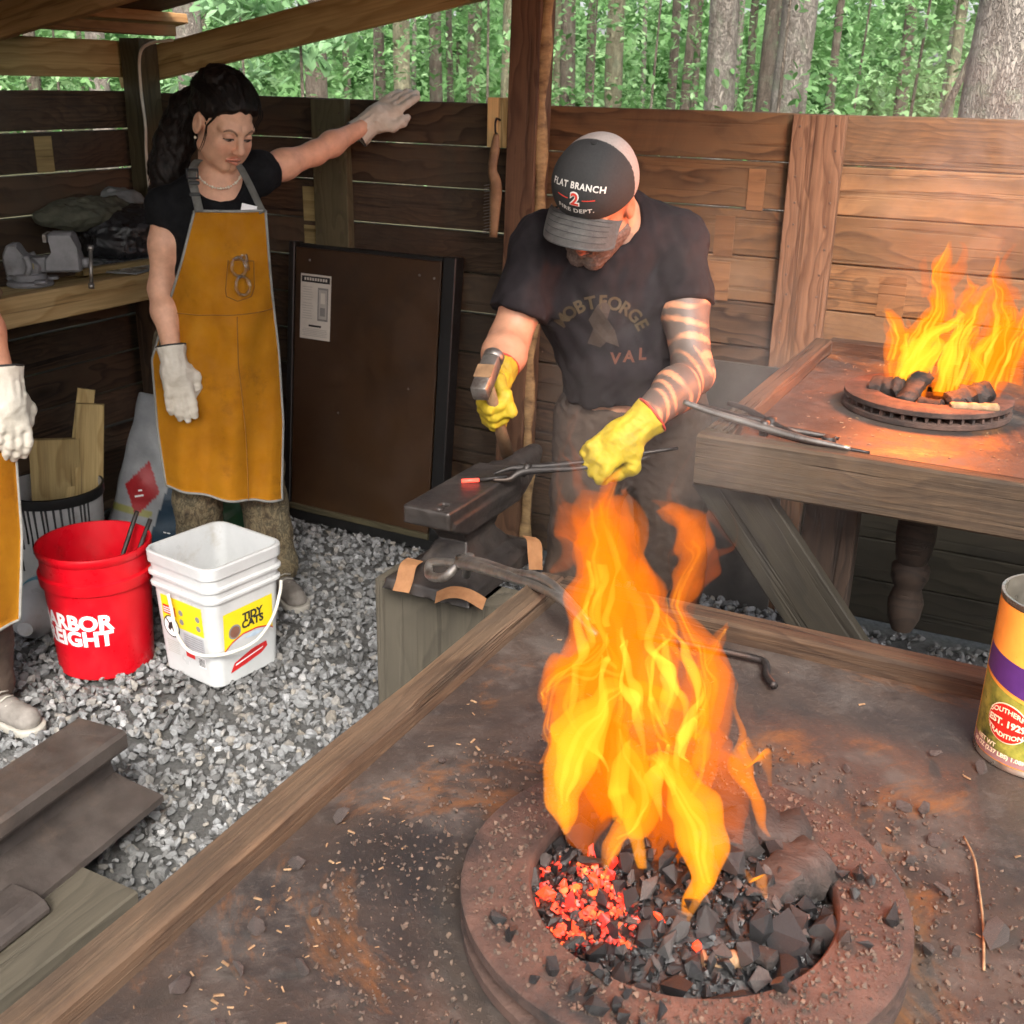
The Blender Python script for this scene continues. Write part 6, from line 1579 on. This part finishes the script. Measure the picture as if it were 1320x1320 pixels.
# ---------------------------------------------------------------- smith at the anvil
S = Fr(-1.02, 2.45, (.384,-.923), (.923,.384))
so_ = thing('person', 'person in grey cap, dark tee and yellow gloves bent over the anvil', 'person', tuple(map(float, S(.09,-.05,0))))
yaw = math.radians(-26); pit = math.radians(34)
fdir = (S.c*math.cos(yaw)+S.r*math.sin(yaw))*math.cos(pit)-v3((0,0,math.sin(pit)))
Hm = Head(S(-.008,.125,1.362), fdir, v3((0,0,1))+S.r*.16, .99)
rod = nrm(v3((.245,.205,.026))); gy = nrm(S.r*-.74+S.c*.30-v3((0,0,.58))); gb = nrm(S.c*.75+v3((0,0,.62))-S.r*.05)
GC = v3((-.822,2.052,.882)); GW = GC-gy*.080+gb*.026; GT = GW+gy*.10
JM = dict(H=Hm, male=1, arm=.053, rneck=.060, neck=S(.025,.0,1.325), rsh=S(-.120,.035,1.252), rel=S(-.192,.115,1.045), rwr=S(-.204,.305,1.000), rkn=S(-.210,.36,.96),
 lsh=S(.178,-.01,1.265), lel=S(.226,.165,1.0), lwr=GW, lkn=GT,
 chest=S(.030,-.015,1.17), rchest=(.175,.120,.170), belly=S(.085,-.015,1.00), rbelly=(.150,.120,.16), pelvis=S(.105,-.06,.85), rpelvis=(.165,.125,.13),
 rhip=S(.015,-.05,.80), rknee=S(-.01,.05,.46), rank=S(-.01,-.03,.085), rtoe=S(-.03,.13,.035), lhip=S(.20,-.05,.80), lknee=S(.22,.03,.46), lank=S(.23,-.05,.085), ltoe=S(.25,.11,.035))
JM['R'] = basis(JM['rsh']-JM['lsh'], JM['chest']-JM['pelvis']+v3((0,0,.05))); JM['Rp'] = JM['R']
lo, hi = bounds(JM)
SKM = (.48,.235,.145)
def tattoo(V, c):
    A, E, Wr = JM['lsh'], JM['lel'], JM['lwr']
    for p, q, t0, t1 in ((A,E,.42,1.0),(E,Wr,0,1.05)):
        ax = q-p; L = np.linalg.norm(ax); ax = ax/L; t = ((V-p)@ax)/L; rad = (V-p)-((V-p)@ax)[:,None]*ax
        rr = np.linalg.norm(rad,axis=1); u = nrm(np.cross(ax, S.c)); w = np.cross(ax, u); ph = np.arctan2(rad@w, rad@u)
        m = (t > t0) & (t < t1) & (rr < .075)
        pat = np.sin(t*L*150+2.6*np.sin(ph*1.0+.5)+1.3*np.sin(t*L*45+ph*2))+.5*np.sin(ph*2.5+t*L*40)
        w_ = np.clip((pat+.75)*3, 0, 1)*m*.92
        tn = m[:,None]*.75; c[:] = c*(1-tn)+v3((.40,.165,.085))*tn  # skin of this arm dimmed to orange: firelit tone put into its colour
        c[:] = c*(1-w_[:,None])+v3((.070,.062,.056))*w_[:,None]
adopt(sdf_obj('body', body_sdf(JM), lo, hi, .0046, M_skin, None, None, lambda V: skin_cols(V, Hm, SKM, 1, tattoo)), so_)
tee = sdf_obj('tee_shirt', tee_sdf(JM, ('belly', -.085), .165, .014, (Hm.wld((0,-.035,-.075)), .082), .008, 2), lo, hi, .006, M_tee_p); adopt(tee, so_)
adopt(sdf_obj('trousers', pants_sdf(JM, 1.0, .016), lo, hi, .007, M_khaki), so_)
M_boot = flat('dark boot', (.03,.022,.018), .6)
for s in 'rl': adopt(shoe(None, JM[s+'ank'], JM[s+'toe'], M_boot, M_blackf, 'boot'), so_)
M_redtrim = flat('red cuff', (.35,.03,.015), .7)
hd_ = nrm(S.r*-.16+S.c*.50+v3((0,0,.85))); ry = S(-.222,.40,.930)-JM['rwr']; ry = nrm(ry-hd_*(ry@hd_)); rb_ = np.cross(hd_, ry); HS = 1 if rb_@S.r < 0 else -1; rb_ = rb_*HS
adopt(glove('glove', None, JM['rwr'], JM['rwr']+ry*.1, rb_, M_glove_y, HS, [1.15,1.2,1.2,1.2], .98, 1.5, M_redtrim), so_)
adopt(glove('glove', None, GW, GT, gb, M_glove_y, -1, [1.05,1.1,1.15,1.15], 1.0, 1.4, M_redtrim), so_)
# shirt print
M_print = flat('faded gold print', (.045,.029,.011), .85); M_print2 = flat('faded red print', (.085,.026,.013), .85)
pc = S(.018,.5,1.115); rx = Vector(tuple(map(float, S.r))); cz = Vector(tuple(map(float, S.c)))
def shirt(v, f, fn2, mat, nm):
    base = Vector(tuple(map(float, pc)))
    g = on_surface(tee_world, lambda p: base+rx*fn2(p)[0]+Vector((0,0,1))*fn2(p)[1], -cz, .0016)
    v, f = dense(v, f, .014); o = mapped(nm, v, f, g, mat); o.parent = tee; return o
class _TW: pass
tee_world = _TW(); tee_world.data = tee.data
txt = 'MOBTFORGE'
for i, ch in enumerate(txt):
    v, f = text_mesh(ch, .040, .0012); th = (i-4)/4*1.02
    def arch(p, th=th):
        R0 = .104; x, y = p.x, p.y+R0; return (x*math.cos(th)+y*math.sin(th), -x*math.sin(th)+y*math.cos(th)-.075)
    shirt(v, f, arch, M_print, 'lettering')
for i, ch in enumerate('VAL'):
    v, f = text_mesh(ch, .036, .0012); x0 = .035+i*.030
    shirt(v, f, lambda p, x0=x0, i=i: (p.x+x0, p.y-.098+.006*i), M_print2, 'lettering')
em = [(-.030,-.055),(-.018,-.02),(-.030,.0),(-.012,.035),(.004,.048),(.018,.03),(.012,.005),(.030,-.02),(.042,-.058),(.012,-.048),(0,-.062)]
shirt([Vector((x, y, 0)) for x, y in em], [list(range(len(em)))], lambda p: (p.x, p.y-.012), flat('faded brown print', (.028,.017,.011), .85), 'emblem')
# cap
M_cap = vcol('cap cloth', .9, 200, .12, .35, 420, .001)
def cap_f(P):
    d = ell(P, (0,-.012,.046), (.089,.107,.098)); d = smin(d, ell(P, (0,.030,.075), (.072,.066,.064)), .03)
    d = smax(d, (.030-.05*np.clip(P[:,1],-.1,.1)*0-P[:,2]), .004); d = smax(d, -ell(P, (0,-.012,.040), (.080,.098,.088)), .004)
    return d
def cap_c(V):
    c = np.tile(v3((.34,.285,.26)), (len(V),1)); fr = V[:,1] > -.026+.30*np.maximum(.10-V[:,2],0); c[fr] = (.030,.029,.029); return c
cp = sdf_obj('cap', cap_f, (-.12,-.14,.0), (.12,.13,.17), .0032, M_cap, None, Hm.mat(), cap_c); adopt(cp, so_)
M_brim = surf('grey brim cloth', (.13,.12,.115), (.18,.17,.16), .9, scale=40, bump=.4, bscale=300)
g = []
for i in range(13):
    v = i/12; row = []
    for j in range(25):
        u = -1+2*j/24; x = u*.084; y0 = .088*math.sqrt(max(0, 1-(u*.86)**2)); y1 = .060+.096*math.sqrt(max(0, 1-(u*.93)**2))*1.0
        y = y0+(max(y1, y0+.004)-y0)*v; row.append((x, y, .034-.55*u*u*.055-.035*v*v+.004))
    g.append(row)
MB().sheet(g, .0028).build('brim', M_brim, cp, smooth=True)
for k in range(6):
    pts = [(g[2+2*k][j][0], g[2+2*k][j][1], g[2+2*k][j][2]+.0020) for j in range(2,23)]; MB().tube(pts, .0006, 4).build('stitch', M_ink, cp)
MB().lathe([(0,0),(.008,0),(.007,.005),(0,.006)], 16, T(0,-.010,.143)).build('button', M_ink, cp, angle=40)
def on_cap(v, f, mat, z0, nm, th=0):
    v, f = dense(v, f, .006); R0 = RY(th)
    g_ = on_surface(cp, lambda p: Vector((-p.x, .25, z0+p.y*.93)), (0,-1,0), .0014); return mapped(nm, v, f, g_, mat, cp)
M_thread = flat('white thread', (.66,.62,.58), .8); M_redth = flat('red thread', (.62,.05,.03), .8)
def arc_text(t, size, z0, k):
    v, f = text_mesh(t, size, .0004, 1.12); v = [Vector((p.x, p.y-k*p.x*p.x, 0)) for p in v]; on_cap(v, f, M_thread, z0, 'lettering')
arc_text('FLAT BRANCH', .0165, .1115, 4.0); arc_text('FIRE DEPT.', .0155, .0585, -1.5)
v, f = text_mesh('2', .038, .0030); on_cap(v, f, M_thread, .085, 'lettering')
v, f = text_mesh('2', .038, .0008); v, f = dense(v, f, .006); mapped('lettering', v, f, on_surface(cp, lambda p: Vector((-p.x, .25, .085+p.y*.93)), (0,-1,0), .0026), M_redth, cp)
for s in (-1, 1): on_cap([Vector((s*.016,-.0012,0)), Vector((s*.042,-.0012,0)), Vector((s*.042,.0012,0)), Vector((s*.016,.0012,0))], [[0,1,2,3]], M_redth, .085, 'red_line')
def beard_f(P):
    L = Hm.loc(P); d = head_sdf(Hm, P, 1)/Hm.k-.0045-.0018*sn(L, 230, 3)-.0012*sn(L, 420, 5)
    d = smax(d, L[:,2]+.046+.55*np.maximum(.045-np.abs(L[:,0]),0)*(L[:,1] > .05)*.35, .006); d = smax(d, -(L[:,1]+.010), .008)
    mouth = ell(L, (0,.095,-.064), (.024,.030,.011)); return smax(d, -mouth, .004)*Hm.k
adopt(sdf_obj('beard', beard_f, Hm.c-.17, Hm.c+.17, .0034, surf('short greying beard', (.07,.045,.035), (.17,.12,.10), .9, scale=160, bump=.8, bscale=500, bdist=.002)), so_)
# hammer in the raised hand
hm = thing('hammer', 'forging hammer with grey steel head held in the raised yellow glove', 'hammer')
Lh = JM['rwr']+ry*.100-rb_*.030
p0, p1 = Lh-hd_*.12, Lh+hd_*.115
MB().tube([tuple(map(float, p0)), tuple(map(float, Lh)), tuple(map(float, p1))], [.015,.013,.012], 12, flat=.8).build('handle', M_bh, hm, smooth=True)
ax = nrm(np.cross(hd_, S.r*.9+S.c*.2)); hm_ = Matrix.Identity(4); yy = np.cross(hd_, ax)
for i in range(3): hm_[i][0], hm_[i][1], hm_[i][2], hm_[i][3] = float(ax[i]), float(yy[i]), float(hd_[i]), float(p1[i])
MB().box(.10,.036,.036, hm_, .007, 2).build('head', M_steel, hm, angle=40)
MB().lathe([(0,0),(.020,0),(.022,.004),(.022,.014),(.017,.020),(0,.020)], 24, hm_ @ T(.048,0,0) @ RY(PI/2)).build('face', M_steel, hm, angle=40)
MB().prism([(-.018,-.018),(.018,-.018),(.018,.018),(-.018,.018)], .001, hm_ @ T(0,0,.0175)).build('wedge', M_bh, hm)

# ---------------------------------------------------------------- worker at the frame's left edge
Q = Fr(-2.35, 1.80, (.794,-.608), (.608,.794))
qo = thing('person', 'person in mustard apron, white glove and grey shoes standing by the red bucket', 'person', tuple(map(float, Q(-.15,0,0))))
Hq = Head(Q(-.20,.02,1.56), Q.c*.8+Q.r*.55-v3((0,0,.2)), v3((0,0,1)), 1.06)
JQ = dict(H=Hq, male=1, arm=.046, rneck=.052, neck=Q(-.20,-.02,1.40), rsh=Q(-.37,.0,1.34), rel=Q(-.42,.0,1.08), rwr=Q(-.38,.12,.86), rkn=Q(-.36,.15,.80),
 lsh=Q(-.03,.0,1.34), lel=Q(.022,.0,1.085), lwr=Q(.062,.055,.885), lkn=Q(.06,.08,.82),
 chest=Q(-.20,-.01,1.25), rchest=(.165,.108,.16), belly=Q(-.20,0,1.09), rbelly=(.14,.10,.15), pelvis=Q(-.18,-.01,.90), rpelvis=(.155,.115,.125),
 rhip=Q(-.26,0,.86), rknee=Q(-.27,-.02,.48), rank=Q(-.28,-.03,.085), rtoe=Q(-.30,.13,.035), lhip=Q(-.09,0,.86), lknee=Q(-.055,-.02,.48), lank=Q(-.095,.0,.085), ltoe=Q(-.005,.14,.035))
JQ['R'] = basis(JQ['rsh']-JQ['lsh'], (0,0,1)); JQ['Rp'] = JQ['R']
lo, hi = bounds(JQ)
adopt(sdf_obj('body', body_sdf(JQ), lo, hi, .007, M_skin, None, None, lambda V: skin_cols(V, Hq, SKM, 1)), qo)
adopt(sdf_obj('tee_shirt', tee_sdf(JQ, ('pelvis', -.02), .15, .013, (Hq.wld((0,-.02,-.10)), .085), .006, 5), lo, hi, .009, M_tee_b), qo)
adopt(sdf_obj('trousers', pants_sdf(JQ, 1.0, .016), lo, hi, .008, M_khaki), qo)
for s in 'rl': adopt(shoe(None, JQ[s+'ank'], JQ[s+'toe'], M_shoe_g, M_sole), qo)
adopt(glove('glove', None, JQ['lwr'], Q(.062,.10,.745), Q.c*.8+Q.r*.35, M_glove, -1, [.35,.4,.4,.42], 1.08, .5, mark=6), qo)
adopt(glove('glove', None, JQ['rwr'], Q(-.35,.17,.71), Q.c*.8-Q.r*.35, M_glove, 1, [.35,.4,.4,.42], 1.05, .5), qo)
ap, apt = apron(None, Q, [(1.34,-.30,-.10,.118,.020), (1.18,-.35,-.07,.135,.05), (1.02,-.37,.0,.135,.09), (.90,-.39,.035,.140,.10), (.74,-.40,.062,.150,.11), (.52,-.39,.048,.165,.085), (.30,-.37,.015,.170,.07,.0)], 0, M_apron, 2)
adopt(ap, qo)
def hair_q(P):
    L = Hq.loc(P); return (smax(ell(L, (0,-.02,.045), (.082,.102,.088)), L[:,1]-np.interp(L[:,2], [-.1,-.03,.06,.12], [-.05,-.01,.05,.1]).astype(np.float32), .01)+.004*sn(L, 60, 2))*Hq.k
adopt(sdf_obj('hair', hair_q, Hq.c-.16, Hq.c+.18, .006, M_hair), qo)
